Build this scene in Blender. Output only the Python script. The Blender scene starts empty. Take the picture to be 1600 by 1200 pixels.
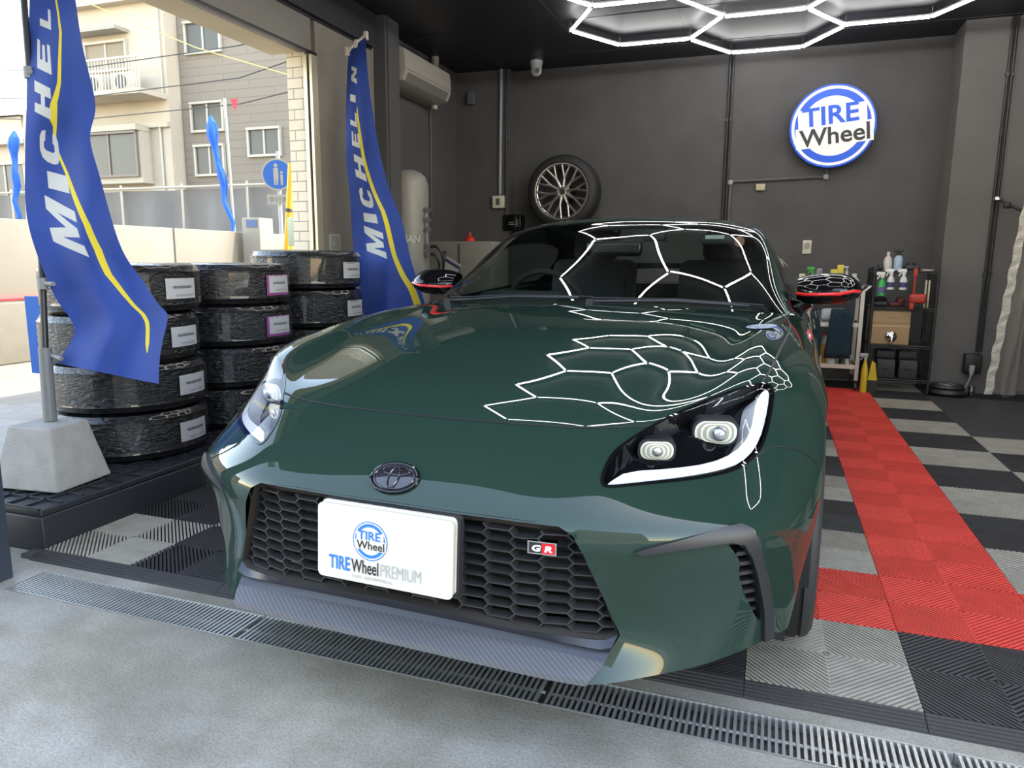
import bpy, bmesh, math, random
import numpy as np
from mathutils import Vector, Matrix
from mathutils.geometry import delaunay_2d_cdt
random.seed(7)
SC = bpy.context.scene; COL = SC.collection; PI = math.pi
# ---------------------------------------------------------------- camera
cam = bpy.data.objects.new('camera', bpy.data.cameras.new('camera')); COL.objects.link(cam); SC.camera = cam
cam.data.sensor_width = 36; cam.data.lens = 1139.5*36/1600; cam.data.clip_end = 300; cam.data.clip_start = .02
_y, _p, _r = -.3388, .1675, .0065
_fw = Vector((math.sin(_y)*math.cos(_p), math.cos(_y)*math.cos(_p), -math.sin(_p))); _rt = Vector((math.cos(_y), -math.sin(_y), 0)); _up = _rt.cross(_fw)
_rt2 = math.cos(_r)*_rt+math.sin(_r)*_up; _up2 = -math.sin(_r)*_rt+math.cos(_r)*_up
cam.matrix_world = Matrix.Translation((-.396, -1.783, 1.0303)) @ Matrix((_rt2, _up2, -_fw)).transposed().to_4x4()
# ---------------------------------------------------------------- sky, sun, exposure
SC.view_settings.view_transform = 'Standard'; SC.view_settings.look = 'None'; SC.view_settings.gamma = 1; SC.view_settings.exposure = 0.62
SC.view_settings.use_curve_mapping = False
W = bpy.data.worlds.new('sky'); SC.world = W; W.use_nodes = True
_n = W.node_tree.nodes; _l = W.node_tree.links
_s = _n.new('ShaderNodeTexSky'); _s.sky_type = 'NISHITA'; _s.sun_disc = False; _s.sun_elevation = math.radians(60); _s.sun_rotation = math.radians(66); _s.air_density = 1.0; _s.dust_density = .5; _s.ozone_density = 1.0
_t = _n.new('ShaderNodeVectorMath'); _t.operation = 'MULTIPLY'; _t.inputs[1].default_value = (1.24, 1.0, .765)     # warm white balance of the photograph
_l.new(_s.outputs[0], _t.inputs[0]); _l.new(_t.outputs[0], _n['Background'].inputs[0]); _n['Background'].inputs[1].default_value = 1.0
sun = bpy.data.objects.new('sun', bpy.data.lights.new('sun', 'SUN')); COL.objects.link(sun)
sun.data.energy = 4.0; sun.data.angle = .01; sun.data.color = (1, .94, .84)
sun.rotation_euler = Vector((.43, .19, .88)).to_track_quat('Z', 'Y').to_euler()
SC.cycles.max_bounces = 8; SC.cycles.glossy_bounces = 5; SC.cycles.transparent_max_bounces = 12
SC.cycles.sample_clamp_indirect = 6.0; SC.cycles.caustics_reflective = False; SC.cycles.caustics_refractive = False

# ---------------------------------------------------------------- materials
MATS = {}
def mat(name, col, rough=.5, metal=0, coat=0, spec=.5, emit=None, es=0, noise=0, nscale=8, bump=0, bscale=60, trans=0, alpha=1, coatr=.02, ior=1.5):
    if name in MATS: return MATS[name]
    m = bpy.data.materials.new(name); m.use_nodes = True; nt = m.node_tree; b = nt.nodes['Principled BSDF']
    c = tuple(col)+(1,)
    b.inputs['Base Color'].default_value = c; b.inputs['Roughness'].default_value = rough; b.inputs['Metallic'].default_value = metal
    b.inputs['Coat Weight'].default_value = coat; b.inputs['Coat Roughness'].default_value = coatr; b.inputs['Specular IOR Level'].default_value = spec
    b.inputs['Transmission Weight'].default_value = trans; b.inputs['Alpha'].default_value = alpha; b.inputs['IOR'].default_value = ior
    if emit: b.inputs['Emission Color'].default_value = tuple(emit)+(1,); b.inputs['Emission Strength'].default_value = es
    tc = nt.nodes.new('ShaderNodeTexCoord')
    if noise:
        n1 = nt.nodes.new('ShaderNodeTexNoise'); n1.inputs['Scale'].default_value = nscale; n1.inputs['Detail'].default_value = 6
        nt.links.new(tc.outputs['Object'], n1.inputs['Vector'])
        mr = nt.nodes.new('ShaderNodeMapRange'); mr.inputs['From Min'].default_value = .3; mr.inputs['From Max'].default_value = .7
        mr.inputs['To Min'].default_value = 1-noise; mr.inputs['To Max'].default_value = 1+noise
        nt.links.new(n1.outputs['Fac'], mr.inputs['Value'])
        mx = nt.nodes.new('ShaderNodeVectorMath'); mx.operation = 'SCALE'; mx.inputs[0].default_value = col
        nt.links.new(mr.outputs[0], mx.inputs['Scale']); nt.links.new(mx.outputs[0], b.inputs['Base Color'])
    if bump:
        n2 = nt.nodes.new('ShaderNodeTexNoise'); n2.inputs['Scale'].default_value = bscale; n2.inputs['Detail'].default_value = 4
        nt.links.new(tc.outputs['Object'], n2.inputs['Vector'])
        bp = nt.nodes.new('ShaderNodeBump'); bp.inputs['Strength'].default_value = bump; bp.inputs['Distance'].default_value = .01
        nt.links.new(n2.outputs['Fac'], bp.inputs['Height']); nt.links.new(bp.outputs[0], b.inputs['Normal'])
    MATS[name] = m; return m
def glass(name, tint, gl=1.0, ior=1.45, rough=0.0):
    if name in MATS: return MATS[name]
    m = bpy.data.materials.new(name); m.use_nodes = True; nt = m.node_tree; nt.nodes.clear()
    o = nt.nodes.new('ShaderNodeOutputMaterial'); mx = nt.nodes.new('ShaderNodeMixShader'); t = nt.nodes.new('ShaderNodeBsdfTransparent'); g = nt.nodes.new('ShaderNodeBsdfGlossy'); f = nt.nodes.new('ShaderNodeFresnel')
    t.inputs[0].default_value = tuple(tint)+(1,); g.inputs['Color'].default_value = (gl, gl, gl, 1); g.inputs['Roughness'].default_value = rough; ge = nt.nodes.new('ShaderNodeNewGeometry'); mr = nt.nodes.new('ShaderNodeMapRange'); mr.inputs['To Min'].default_value = ior; mr.inputs['To Max'].default_value = 1/ior   # same gloss from either side of a thin pane
    nt.links.new(ge.outputs['Backfacing'], mr.inputs['Value']); nt.links.new(mr.outputs[0], f.inputs[0])
    nt.links.new(f.outputs[0], mx.inputs[0]); nt.links.new(t.outputs[0], mx.inputs[1]); nt.links.new(g.outputs[0], mx.inputs[2]); nt.links.new(mx.outputs[0], o.inputs[0])
    MATS[name] = m; return m

# ---------------------------------------------------------------- object helpers
def mesh_obj(name, V, Fc, mats=None, parent=None, smooth=False, mi=None, normals=None):
    me = bpy.data.meshes.new(name); me.from_pydata([tuple(map(float, v)) for v in V], [], [tuple(map(int, f)) for f in Fc])
    for m in (mats if isinstance(mats, (list, tuple)) else [mats]):
        if m: me.materials.append(m)
    if mi is not None: me.polygons.foreach_set('material_index', np.array(mi, 'i'))
    if smooth or normals is not None: me.polygons.foreach_set('use_smooth', [True]*len(me.polygons))
    me.update()
    if normals is not None: me.normals_split_custom_set_from_vertices([tuple(map(float, n)) for n in normals])
    o = bpy.data.objects.new(name, me); COL.objects.link(o)
    if parent is not None: o.parent = parent
    return o
def tag(o, label=None, cat=None, group=None, kind=None):
    if label: o['label'] = label
    if cat: o['category'] = cat
    if group: o['group'] = group
    if kind: o['kind'] = kind
    return o
def empty(name, loc, rz=0, label=None, cat=None, group=None):
    o = bpy.data.objects.new(name, None); COL.objects.link(o); o.location = loc; o.rotation_euler = (0, 0, rz); o.empty_display_size = .05
    return tag(o, label, cat, group)
def copy_tree(o, parent=None, **kw):
    c = o.copy(); COL.objects.link(c)
    if parent is not None: c.parent = parent
    for ch in [x for x in bpy.data.objects if x.parent == o]: copy_tree(ch, c)
    return c

class MB:
    """collects shapes of one part"""
    def __init__(s): s.V = []; s.F = []; s.M = []; s.S = []
    def add(s, V, Fc, mi=0, sm=False):
        k = len(s.V); s.V += [tuple(v) for v in V]; s.F += [tuple(i+k for i in f) for f in Fc]; s.M += [mi]*len(Fc); s.S += [sm]*len(Fc)
        return s
    def box(s, x0, x1, y0, y1, z0, z1, mi=0, tx=0, ty=0, T=None):
        """box; tx, ty shrink the top; T: optional matrix"""
        V = [(x0,y0,z0),(x1,y0,z0),(x1,y1,z0),(x0,y1,z0),(x0+tx,y0+ty,z1),(x1-tx,y0+ty,z1),(x1-tx,y1-ty,z1),(x0+tx,y1-ty,z1)]
        if T is not None: V = [tuple(T @ Vector(v)) for v in V]
        return s.add(V, [(3,2,1,0),(4,5,6,7),(0,1,5,4),(1,2,6,5),(2,3,7,6),(3,0,4,7)], mi)
    def rbox(s, x0, x1, y0, y1, z0, z1, r=.01, mi=0, seg=3, T=None):
        """box with rounded edges"""
        bm = bmesh.new(); bmesh.ops.create_cube(bm, size=1)
        for v in bm.verts: v.co = Vector(((x0+x1)/2+v.co.x*(x1-x0), (y0+y1)/2+v.co.y*(y1-y0), (z0+z1)/2+v.co.z*(z1-z0)))
        bmesh.ops.bevel(bm, geom=bm.edges[:], offset=min(r, .49*min(x1-x0, y1-y0, z1-z0)), segments=seg, affect='EDGES', profile=.5)
        if T is not None: bm.transform(T)
        bm.verts.index_update(); s.add([tuple(v.co) for v in bm.verts], [tuple(v.index for v in f.verts) for f in bm.faces], mi, True); bm.free(); return s
    def tube(s, pts, r, n=10, mi=0, cap=True, r2=None, closed=False):
        """round bar along points; r may be a list"""
        P = [Vector(p) for p in pts]; m = len(P); R = r if isinstance(r, (list, tuple)) else [r+(r2-r)*i/(m-1) if r2 is not None else r for i in range(m)]
        V = []; up = None
        for i, p in enumerate(P):
            a = P[(i+1) % m] if (closed or i < m-1) else p; b = P[i-1] if (closed or i > 0) else p
            d = (a-b).normalized()
            if up is None: up = Vector((0, 0, 1)) if abs(d.z) < .9 else Vector((1, 0, 0))
            x = up.cross(d).normalized(); y = d.cross(x); up = y
            for k in range(n): V.append(p+R[i]*(math.cos(2*PI*k/n)*x+math.sin(2*PI*k/n)*y))
        Fc = []
        for i in range(m if closed else m-1):
            j = (i+1) % m
            for k in range(n): Fc.append((i*n+k, i*n+(k+1) % n, j*n+(k+1) % n, j*n+k))
        s.add(V, Fc, mi, True)
        if cap and not closed: s.add(V[:n], [tuple(range(n))[::-1]], mi); s.add(V[-n:], [tuple(range(n))], mi)
        return s
    def lathe(s, prof, n=32, T=None, mi=0, sm=True, a0=0, a1=2*PI):
        """profile of (radius, height) turned round z"""
        full = abs(a1-a0-2*PI) < 1e-6; m = len(prof); na = n if full else n+1; V = []
        for i in range(na):
            a = a0+(a1-a0)*i/n
            for r, z in prof: V.append(Vector((r*math.cos(a), r*math.sin(a), z)))
        if T is not None: V = [T @ v for v in V]
        Fc = [(i*m+k, ((i+1) % na)*m+k, ((i+1) % na)*m+k+1, i*m+k+1) for i in range(n) for k in range(m-1)]
        return s.add(V, Fc, mi, sm)
    def cyl(s, p, q, r, n=20, mi=0, r2=None): return s.tube([p, q], r, n, mi, True, r2)
    def prism(s, poly, y0, y1, T=None, mi=0, sm=False):
        """polygon in (x,z), possibly concave, between y0 and y1"""
        n = len(poly); V = [Vector((x, y0, z)) for x, z in poly]+[Vector((x, y1, z)) for x, z in poly]
        if T is not None: V = [T @ v for v in V]
        from mathutils.geometry import tessellate_polygon
        tr = tessellate_polygon([[Vector((x, z, 0)) for x, z in poly]])
        Fc = [tuple(t) for t in tr]+[(a+n, c+n, b+n) for a, b, c in tr]
        s.add(V, Fc, mi); s.add(V, [(i, (i+1) % n, (i+1) % n+n, i+n) for i in range(n)], mi, sm); return s
    def build(s, name, mats=None, parent=None, loc=None, fix=True):
        me = bpy.data.meshes.new(name); me.from_pydata(s.V, [], s.F)
        for m in (mats if isinstance(mats, (list, tuple)) else [mats]):
            if m: me.materials.append(m)
        me.polygons.foreach_set('material_index', np.array(s.M, 'i')); me.polygons.foreach_set('use_smooth', s.S)
        if fix:
            bm = bmesh.new(); bm.from_mesh(me); bmesh.ops.remove_doubles(bm, verts=bm.verts, dist=1e-6); bmesh.ops.recalc_face_normals(bm, faces=bm.faces); bm.to_mesh(me); bm.free()
        try: me.set_sharp_from_angle(angle=math.radians(40))
        except Exception: pass
        me.update(); o = bpy.data.objects.new(name, me); COL.objects.link(o)
        if parent is not None: o.parent = parent
        if loc is not None: o.location = loc
        return o
def TR(x, y, z, rz=0, rx=0, ry=0): return Matrix.Translation((x, y, z)) @ Matrix.Rotation(rz, 4, 'Z') @ Matrix.Rotation(ry, 4, 'Y') @ Matrix.Rotation(rx, 4, 'X')

def text_shape(body, size=1.0, bold=0.0, shear=0.0, cx=True, xs=1.0):
    """lettering as triangles in a plane: (verts 2D, faces), centred"""
    cu = bpy.data.curves.new('t', 'FONT'); cu.body = body; cu.size = size; cu.offset = bold; cu.shear = shear; cu.resolution_u = 3
    if cx: cu.align_x = 'CENTER'
    cu.fill_mode = 'FRONT'
    o = bpy.data.objects.new('t', cu); COL.objects.link(o); dg = bpy.context.evaluated_depsgraph_get(); e = o.evaluated_get(dg); me = e.to_mesh()
    V = [(v.co.x*xs, v.co.y) for v in me.vertices]; Fc = [tuple(p.vertices) for p in me.polygons]; e.to_mesh_clear()
    bpy.data.objects.remove(o); bpy.data.curves.remove(cu); return V, Fc
def flat_text(mb, body, T, size, bold=0, shear=0, mi=0, xs=1.0, cx=True, wd=0):
    """adds lettering lying in the x,z plane of T, facing -y"""
    V, Fc = text_shape(body, size, bold, shear, cx, xs)
    if wd:
        a = min(v[0] for v in V); b = max(v[0] for v in V); V = [((v[0]-(a+b)/2)*wd/(b-a), v[1]) for v in V]
    mb.add([T @ Vector((x, 0, z)) for x, z in V], Fc, mi); return mb

# ---------------------------------------------------------------- cutting panels out of a curved surface
def pip(poly, X, Y):
    poly = np.asarray(poly); x, y = poly[:, 0], poly[:, 1]; r = np.zeros(len(X), bool); j = len(poly)-1
    for i in range(len(poly)):
        c = ((y[i] > Y) != (y[j] > Y)); d = (y[j]-y[i]) or 1e-12
        r ^= c & (X < (x[j]-x[i])*(Y-y[i])/d+x[i]); j = i
    return r
def dens(poly, step, closed=True):
    out = []; n = len(poly)
    for i in range(n if closed else n-1):
        a = np.array(poly[i], float); b = np.array(poly[(i+1) % n], float); k = max(1, int(np.ceil(np.linalg.norm(b-a)/step)))
        out += [tuple(a+(b-a)*q/k) for q in range(k)]
    if not closed: out.append(tuple(poly[-1]))
    return out
def rnd(poly, it=2, closed=True, keep=()):
    """corner cutting"""
    P = [np.array(p, float) for p in poly]
    for _ in range(it):
        Q = []
        n = len(P)
        if not closed: Q.append(P[0])
        for i in range(n if closed else n-1):
            a, b = P[i], P[(i+1) % n]; Q += [a*.75+b*.25, a*.25+b*.75]
        if not closed: Q.append(P[-1])
        P = Q
    return [tuple(p) for p in P]
def cut(surf, dom, ns, nt, regions, mids=()):
    """triangulate the (s,t) domain with the region outlines as edges. returns P, N, faces, region index per face (-1 rest)"""
    s0, s1, t0, t1 = dom; S, T = np.meshgrid(np.linspace(s0, s1, ns), np.linspace(t0, t1, nt)); V = [Vector((a, b)) for a, b in zip(S.ravel(), T.ravel())]; Ed = []
    st = min((s1-s0)/ns, (t1-t0)/nt)*.7
    for name, poly in regions:
        p = dens([(min(max(a, s0), s1), min(max(b, t0), t1)) for a, b in poly], st); k = len(V); V += [Vector(q) for q in p]; Ed += [(k+i, k+(i+1) % len(p)) for i in range(len(p))]
    r = delaunay_2d_cdt(V, Ed, [], 0, 1e-5); vv = np.array([(v.x, v.y) for v in r[0]]); ff = np.array([tuple(f) for f in r[2]])
    c = vv[ff].mean(1); idx = np.full(len(ff), -1)
    for i, (name, poly) in enumerate(regions):
        idx[pip(poly, c[:, 0], c[:, 1]) & (idx < 0)] = i
    P, N = surf.nrm(vv[:, 0], vv[:, 1]); return P, N, ff, idx
def sub(P, N, ff):
    u, inv = np.unique(ff.ravel(), return_inverse=True); return P[u], N[u], inv.reshape(ff.shape)
def both(P, N, ff):
    """a half and its mirror image"""
    Q = P*[-1, 1, 1]; M = N*[-1, 1, 1]; return np.concatenate([P, Q]), np.concatenate([N, M]), np.concatenate([ff, ff[:, ::-1]+len(P)])
def flipx(P, N, ff): return P*[-1, 1, 1], N*[-1, 1, 1], ff[:, ::-1]
def boundary(ff):
    E = {}
    for f in ff:
        for i in range(3): e = (f[i], f[(i+1) % 3]); E[e] = 1
    return [e for e in E if (e[1], e[0]) not in E]
def plate(P, N, ff, top, bottom, mirror=None, close=False):
    """a patch raised by top along the normal with a skirt down to bottom; returns V, faces, normals"""
    A = P+N*top; B = P+N*bottom; b = boundary(ff); n = len(P)
    V = np.concatenate([A, A, B]); F2 = [tuple(f) for f in ff]+[(e[1]+n, e[0]+n, e[0]+2*n, e[1]+2*n) for e in b]
    if close: F2 += [tuple(f[::-1]+2*n) for f in ff]
    return V, F2
# ---------------------------------------------------------------- spline surfaces (numpy)
def _interp_ctrl(D, axis):
    """control points of a uniform cubic B-spline running through data D along axis (natural ends)"""
    D = np.moveaxis(D, axis, 0); n = D.shape[0]
    A = np.zeros((n+2, n+2)); R = np.zeros((n+2,)+D.shape[1:])
    for i in range(n):
        A[i+1, i:i+3] = (1/6, 4/6, 1/6); R[i+1] = D[i]
    A[0, :3] = (1, -2, 1); A[-1, -3:] = (1, -2, 1)
    X = np.linalg.solve(A, R.reshape(n+2, -1)).reshape(R.shape)
    return np.moveaxis(X, 0, axis)

class Surf:
    """bicubic interpolating surface through a table rows x cols of (u,V,w); param t = row, s = col"""
    def __init__(self, tab, mirror=True, smooth=0.0):
        D = np.array(tab, float)
        if mirror:
            M = D[:, :0:-1].copy(); M[..., 0] *= -1
            self.off = D.shape[1]-1
            D = np.concatenate([M, D], 1)
        else: self.off = 0
        if smooth:
            for ax in (0, 1):
                E = D.copy()
                sl = [slice(None)]*3; a = list(sl); b = list(sl); c = list(sl)
                a[ax] = slice(0, -2); b[ax] = slice(1, -1); c[ax] = slice(2, None)
                E[tuple(b)] = (1-smooth)*D[tuple(b)] + smooth/2*(D[tuple(a)]+D[tuple(c)])
                D = E
        self.nr, self.nc = D.shape[:2]
        self.c = _interp_ctrl(_interp_ctrl(D, 0), 1)
    def _b(self, x, n):
        i = np.clip(np.floor(x).astype(int), 0, n-2); f = x-i
        B = np.stack([(1-f)**3, 3*f**3-6*f**2+4, -3*f**3+3*f**2+3*f+1, f**3], -1)/6
        dB = np.stack([-(1-f)**2, 3*f**2-4*f, -3*f**2+2*f+1, f**2], -1)/2
        return i, B, dB
    def ev(self, s, t, der=False):
        s = np.atleast_1d(np.asarray(s, float))+self.off; t = np.atleast_1d(np.asarray(t, float))
        i, Bs, dBs = self._b(s, self.nc); j, Bt, dBt = self._b(t, self.nr)
        I = i[..., None, None]+np.arange(4)[None, :]; J = j[..., None, None]+np.arange(4)[:, None]
        G = self.c[J, I]
        P = np.einsum('...a,...b,...abk->...k', Bt, Bs, G)
        if not der: return P
        Ps = np.einsum('...a,...b,...abk->...k', Bt, dBs, G); Pt = np.einsum('...a,...b,...abk->...k', dBt, Bs, G)
        return P, Ps, Pt
    def nrm(self, s, t):
        P, a, b = self.ev(s, t, True); n = np.cross(a, b); n /= np.linalg.norm(n, axis=-1, keepdims=True)+1e-12
        return P, n
    def near(self, pts, srange=None, axis=None):
        """(s,t) of the surface points nearest to the given 3D points; axis: ignore that coordinate"""
        s0, s1 = srange or (-self.off, self.nc-1-self.off)
        S, T = np.meshgrid(np.linspace(s0, s1, 161), np.linspace(0, self.nr-1, 161)); G = self.ev(S.ravel(), T.ravel())
        w = np.ones(3)
        if axis is not None: w[axis] = 1e-3
        out = []
        for p in pts:
            p = np.array(p, float); k = np.argmin((((G-p)*w)**2).sum(-1)); s, t = S.ravel()[k], T.ravel()[k]
            for _ in range(8):
                P, a, b = self.ev(s, t, True); J = np.stack([a[0], b[0]], 1)*w[:, None]
                d = np.linalg.lstsq(J, (p-P[0])*w, rcond=None)[0]
                d = np.clip(d, -.3, .3); s = np.clip(s+d[0], s0, s1); t = np.clip(t+d[1], 0, self.nr-1)
            out.append((s, t))
        return np.array(out)

# side of the car: half width as a function of (V, w)
def side_u(V, w):
    up = np.interp(V, [.3, .35, .42, .50, .65, .85, 1.2, 1.6, 2.4, 3.0, 3.42, 3.8, 4.05, 4.2], [.792, .818, .836, .848, .862, .872, .862, .858, .862, .875, .8875, .87, .82, .74])
    dw = np.interp(w, [.15, .2, .3, .45, .6, .7, .76, .82, .9], [-.045, -.035, -.02, -.0, 0, -.012, -.03, -.065, -.11])
    return up+dw
def sd(V, w): return (float(side_u(V, w)), V, w)
# front body: rows from the chin up over nose and hood to the cowl, columns from the centre line out and down the side
FRONT = [
 [(0,.020,.19),(.15,.020,.19),(.30,.022,.19),(.43,.030,.192),(.535,.095,.195),(.65,.20,.195),(.745,.33,.195), sd(.42,.195), sd(.46,.19), sd(.50,.185)],
 [(0,.045,.28),(.15,.045,.28),(.30,.050,.28),(.44,.078,.28),(.55,.135,.28),(.66,.213,.28),(.757,.322,.28), sd(.44,.26), sd(.50,.23), sd(.54,.185)],
 [(0,.035,.39),(.15,.036,.39),(.30,.040,.39),(.43,.065,.39),(.55,.12,.39),(.665,.198,.39),(.765,.302,.385), sd(.45,.34), sd(.53,.28), sd(.58,.185)],
 [(0,.022,.49),(.15,.023,.49),(.30,.030,.49),(.42,.050,.492),(.54,.10,.49),(.66,.175,.485),(.765,.285,.475), sd(.46,.43), sd(.57,.33), sd(.63,.185)],
 [(0,.069,.557),(.15,.071,.557),(.30,.085,.560),(.425,.118,.571),(.54,.175,.568),(.66,.26,.562),(.765,.37,.55), sd(.53,.50), sd(.64,.37), sd(.69,.185)],
 [(0,.222,.666),(.16,.224,.665),(.33,.240,.664),(.465,.275,.669),(.56,.33,.676),(.66,.405,.68),(.755,.51,.665), sd(.64,.58), sd(.73,.42), sd(.77,.185)],
 [(0,.43,.743),(.17,.43,.741),(.34,.435,.735),(.48,.455,.722),(.59,.485,.733),(.69,.535,.750),(.785,.61,.725), sd(.72,.63), sd(.81,.45), sd(.85,.185)],
 [(0,.72,.811),(.17,.72,.808),(.34,.715,.798),(.48,.715,.778),(.59,.72,.781),(.69,.745,.797),(.79,.79,.765), sd(.85,.67), sd(.92,.47), sd(.95,.185)],
 [(0,1.02,.853),(.17,1.02,.850),(.34,1.01,.841),(.48,1.0,.821),(.60,1.01,.818),(.69,1.02,.831),(.79,1.05,.795), sd(1.07,.69), sd(1.10,.48), sd(1.12,.185)],
 [(0,1.24,.871),(.17,1.24,.868),(.34,1.24,.860),(.49,1.25,.843),(.61,1.26,.837),(.70,1.28,.845),(.80,1.31,.805), sd(1.32,.70), sd(1.33,.48), sd(1.34,.185)],
 [(0,1.42,.872),(.17,1.425,.870),(.34,1.455,.864),(.50,1.49,.856),(.63,1.53,.849),(.715,1.57,.847),(.80,1.58,.815), sd(1.58,.70), sd(1.58,.48), sd(1.58,.185)],
]
# greenhouse: rows from the cowl over the roof to the tail deck, columns from the centre line over the roof rail down to the belt
GREEN = [
 [(0,1.41,.858),(.2,1.42,.858),(.4,1.455,.855),(.56,1.50,.850),(.70,1.56,.842),(.745,1.59,.838),(.768,1.62,.838),(.782,1.65,.838)],
 [(0,1.60,.982),(.18,1.61,.980),(.36,1.64,.975),(.51,1.68,.966),(.645,1.73,.951),(.705,1.78,.923),(.748,1.82,.883),(.784,1.87,.848)],
 [(0,1.82,1.108),(.17,1.83,1.106),(.33,1.855,1.099),(.47,1.89,1.088),(.60,1.935,1.067),(.665,1.985,1.032),(.728,2.06,.94),(.786,2.10,.858)],
 [(0,2.05,1.209),(.155,2.055,1.207),(.305,2.08,1.201),(.43,2.11,1.192),(.545,2.155,1.173),(.615,2.20,1.13),(.705,2.28,.985),(.79,2.34,.866)],
 [(0,2.35,1.246),(.15,2.36,1.244),(.29,2.38,1.238),(.41,2.40,1.226),(.51,2.42,1.203),(.585,2.45,1.155),(.695,2.52,1.01),(.795,2.58,.873)],
 [(0,2.70,1.250),(.15,2.70,1.248),(.28,2.71,1.241),(.39,2.73,1.228),(.49,2.74,1.205),(.565,2.76,1.16),(.685,2.78,1.02),(.797,2.80,.878)],
 [(0,3.10,1.215),(.14,3.10,1.213),(.27,3.10,1.206),(.38,3.10,1.193),(.47,3.10,1.172),(.55,3.08,1.13),(.67,3.05,1.01),(.795,3.02,.882)],
 [(0,3.50,1.12),(.14,3.50,1.118),(.26,3.49,1.113),(.37,3.47,1.102),(.46,3.44,1.085),(.54,3.38,1.05),(.66,3.30,.97),(.79,3.24,.885)],
 [(0,3.82,.985),(.16,3.82,.985),(.32,3.81,.98),(.45,3.79,.975),(.56,3.76,.965),(.64,3.66,.945),(.71,3.56,.92),(.785,3.46,.89)],
]
# rear body: rows from the door's front edge back and round the tail, columns from the belt down to the sill
def rb(V, belt, k=1.0):
    return [(float(side_u(V, .80))-.045, V, belt), (float(side_u(V, .78))-.008, V, belt-.045), sd(V, .74), sd(V, .60), sd(V, .42), sd(V, .27), sd(V, .185)]
SIDE = [rb(1.58, .842), rb(1.9, .858), rb(2.3, .868), rb(2.7, .877), rb(3.05, .884), rb(3.4, .892), rb(3.7, .895), rb(3.95, .888),
        [(.66,4.12,.885),(.70,4.15,.83),(.735,4.17,.74),(.74,4.18,.6),(.735,4.18,.42),(.72,4.17,.30),(.70,4.12,.24)],
        [(.45,4.19,.885),(.47,4.22,.83),(.48,4.24,.74),(.48,4.25,.6),(.48,4.25,.42),(.48,4.22,.30),(.47,4.15,.24)],
        [(0,4.21,.885),(0,4.25,.83),(0,4.26,.74),(0,4.27,.6),(0,4.27,.42),(0,4.24,.30),(0,4.17,.24)]]
# ================================================================ THE ROOM
BX0, BX1, BY = -3.5, 4.2, 5.4; CZ = 2.87
m_wall = mat('dark wall paint', (.086,.083,.084), .72, noise=.10, nscale=3, bump=.35, bscale=90)
m_ceil = mat('black ceiling panel', (.022,.022,.028), .45)
m_plaster = mat('grey plaster', (.22,.20,.175), .8, noise=.08, nscale=5, bump=.2, bscale=60)
m_steel = mat('dark painted steel', (.035,.037,.042), .35)
m_alu = mat('anodised frame', (.62,.56,.42), .35, metal=.6)
m_cream = mat('cream eave', (.80,.66,.42), .7, noise=.06, nscale=3)
def struct(mb, name, mats, **k): return tag(mb.build(name, mats, **k), kind='structure')

# concrete apron and slab under the mats
def concrete():
    m = mat('concrete apron', (.37,.35,.31), .62, bump=.22, bscale=140); nt = m.node_tree; b = nt.nodes['Principled BSDF']; L = nt.links
    tc = nt.nodes.new('ShaderNodeTexCoord')
    def noise(sc, det=5, sx=1, sy=1, dist=0):
        mp = nt.nodes.new('ShaderNodeMapping'); mp.inputs['Scale'].default_value = (sx, sy, 1); L.new(tc.outputs['Object'], mp.inputs[0])
        n = nt.nodes.new('ShaderNodeTexNoise'); n.inputs['Scale'].default_value = sc; n.inputs['Detail'].default_value = det; n.inputs['Distortion'].default_value = dist; L.new(mp.outputs[0], n.inputs[0]); return n.outputs['Fac']
    def ramp(src, a, c0, bb, c1):
        r = nt.nodes.new('ShaderNodeValToRGB'); r.color_ramp.elements[0].position = a; r.color_ramp.elements[0].color = c0+(1,); r.color_ramp.elements[1].position = bb; r.color_ramp.elements[1].color = c1+(1,); L.new(src, r.inputs[0]); return r.outputs[0]
    def mul(a, c, f=1):
        x = nt.nodes.new('ShaderNodeMix'); x.data_type = 'RGBA'; x.blend_type = 'MULTIPLY'; x.inputs[0].default_value = f; L.new(a, x.inputs[6]); L.new(c, x.inputs[7]); return x.outputs[2]
    c = ramp(noise(1.6, 8, dist=.4), .34, (.31,.293,.257), .66, (.45,.426,.382))
    c = mul(c, ramp(noise(9, 6), .35, (.84,.83,.80), .65, (1,1,1)))
    c = mul(c, ramp(noise(170, 3), .36, (.74,.74,.74), .6, (1,1,1)))
    c = mul(c, ramp(noise(.9, 4, 1, 2.2, .8), .40, (.80,.76,.68), .55, (1,1,1)))
    L.new(c, b.inputs['Base Color'])
    return m
m_conc = concrete()
mb = MB()
mb.box(-5.6, 6, -.255, 8.2, -.10, -.045)
mb.box(-5.6, 6, -9, -.255, -.10, -.0185)                                     # apron in front of the drain
mb.box(-5.6, 6, -.112, 8.2, -.045, -.0185); mb.box(-5.6, -2.66, -.255, -.112, -.045, -.0185); mb.box(1.84, 6, -.255, -.112, -.045, -.0185)
floor = struct(mb, 'floor', m_conc)
mb = MB(); mb.tube([(-2.9,-.98,-.018),(-2.2,-1.0,-.018),(-1.78,-1.03,-.018),(-1.2,-1.02,-.018),(-.2,-1.035,-.018),(1.5,-1.03,-.018)], .0035, 6, cap=False)
struct(mb, 'trim_1', mat('joint sealant', (.16,.15,.13), .9))                # joint line across the apron
# road and yard beyond the side opening
m_road = mat('pale road', (.28,.255,.21), .9, noise=.10, nscale=2, bump=.3, bscale=40)
mb = MB(); mb.box(-60, -5.6, -30, 60, -.12, -.03); mb.box(-5.6, 6, 8.2, 60, -.12, -.03); mb.box(6, 60, -30, 60, -.12, -.03); mb.box(-5.6, 6, -30, -9, -.12, -.03)
tag(mb.build('road', m_road), kind='structure')

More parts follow.
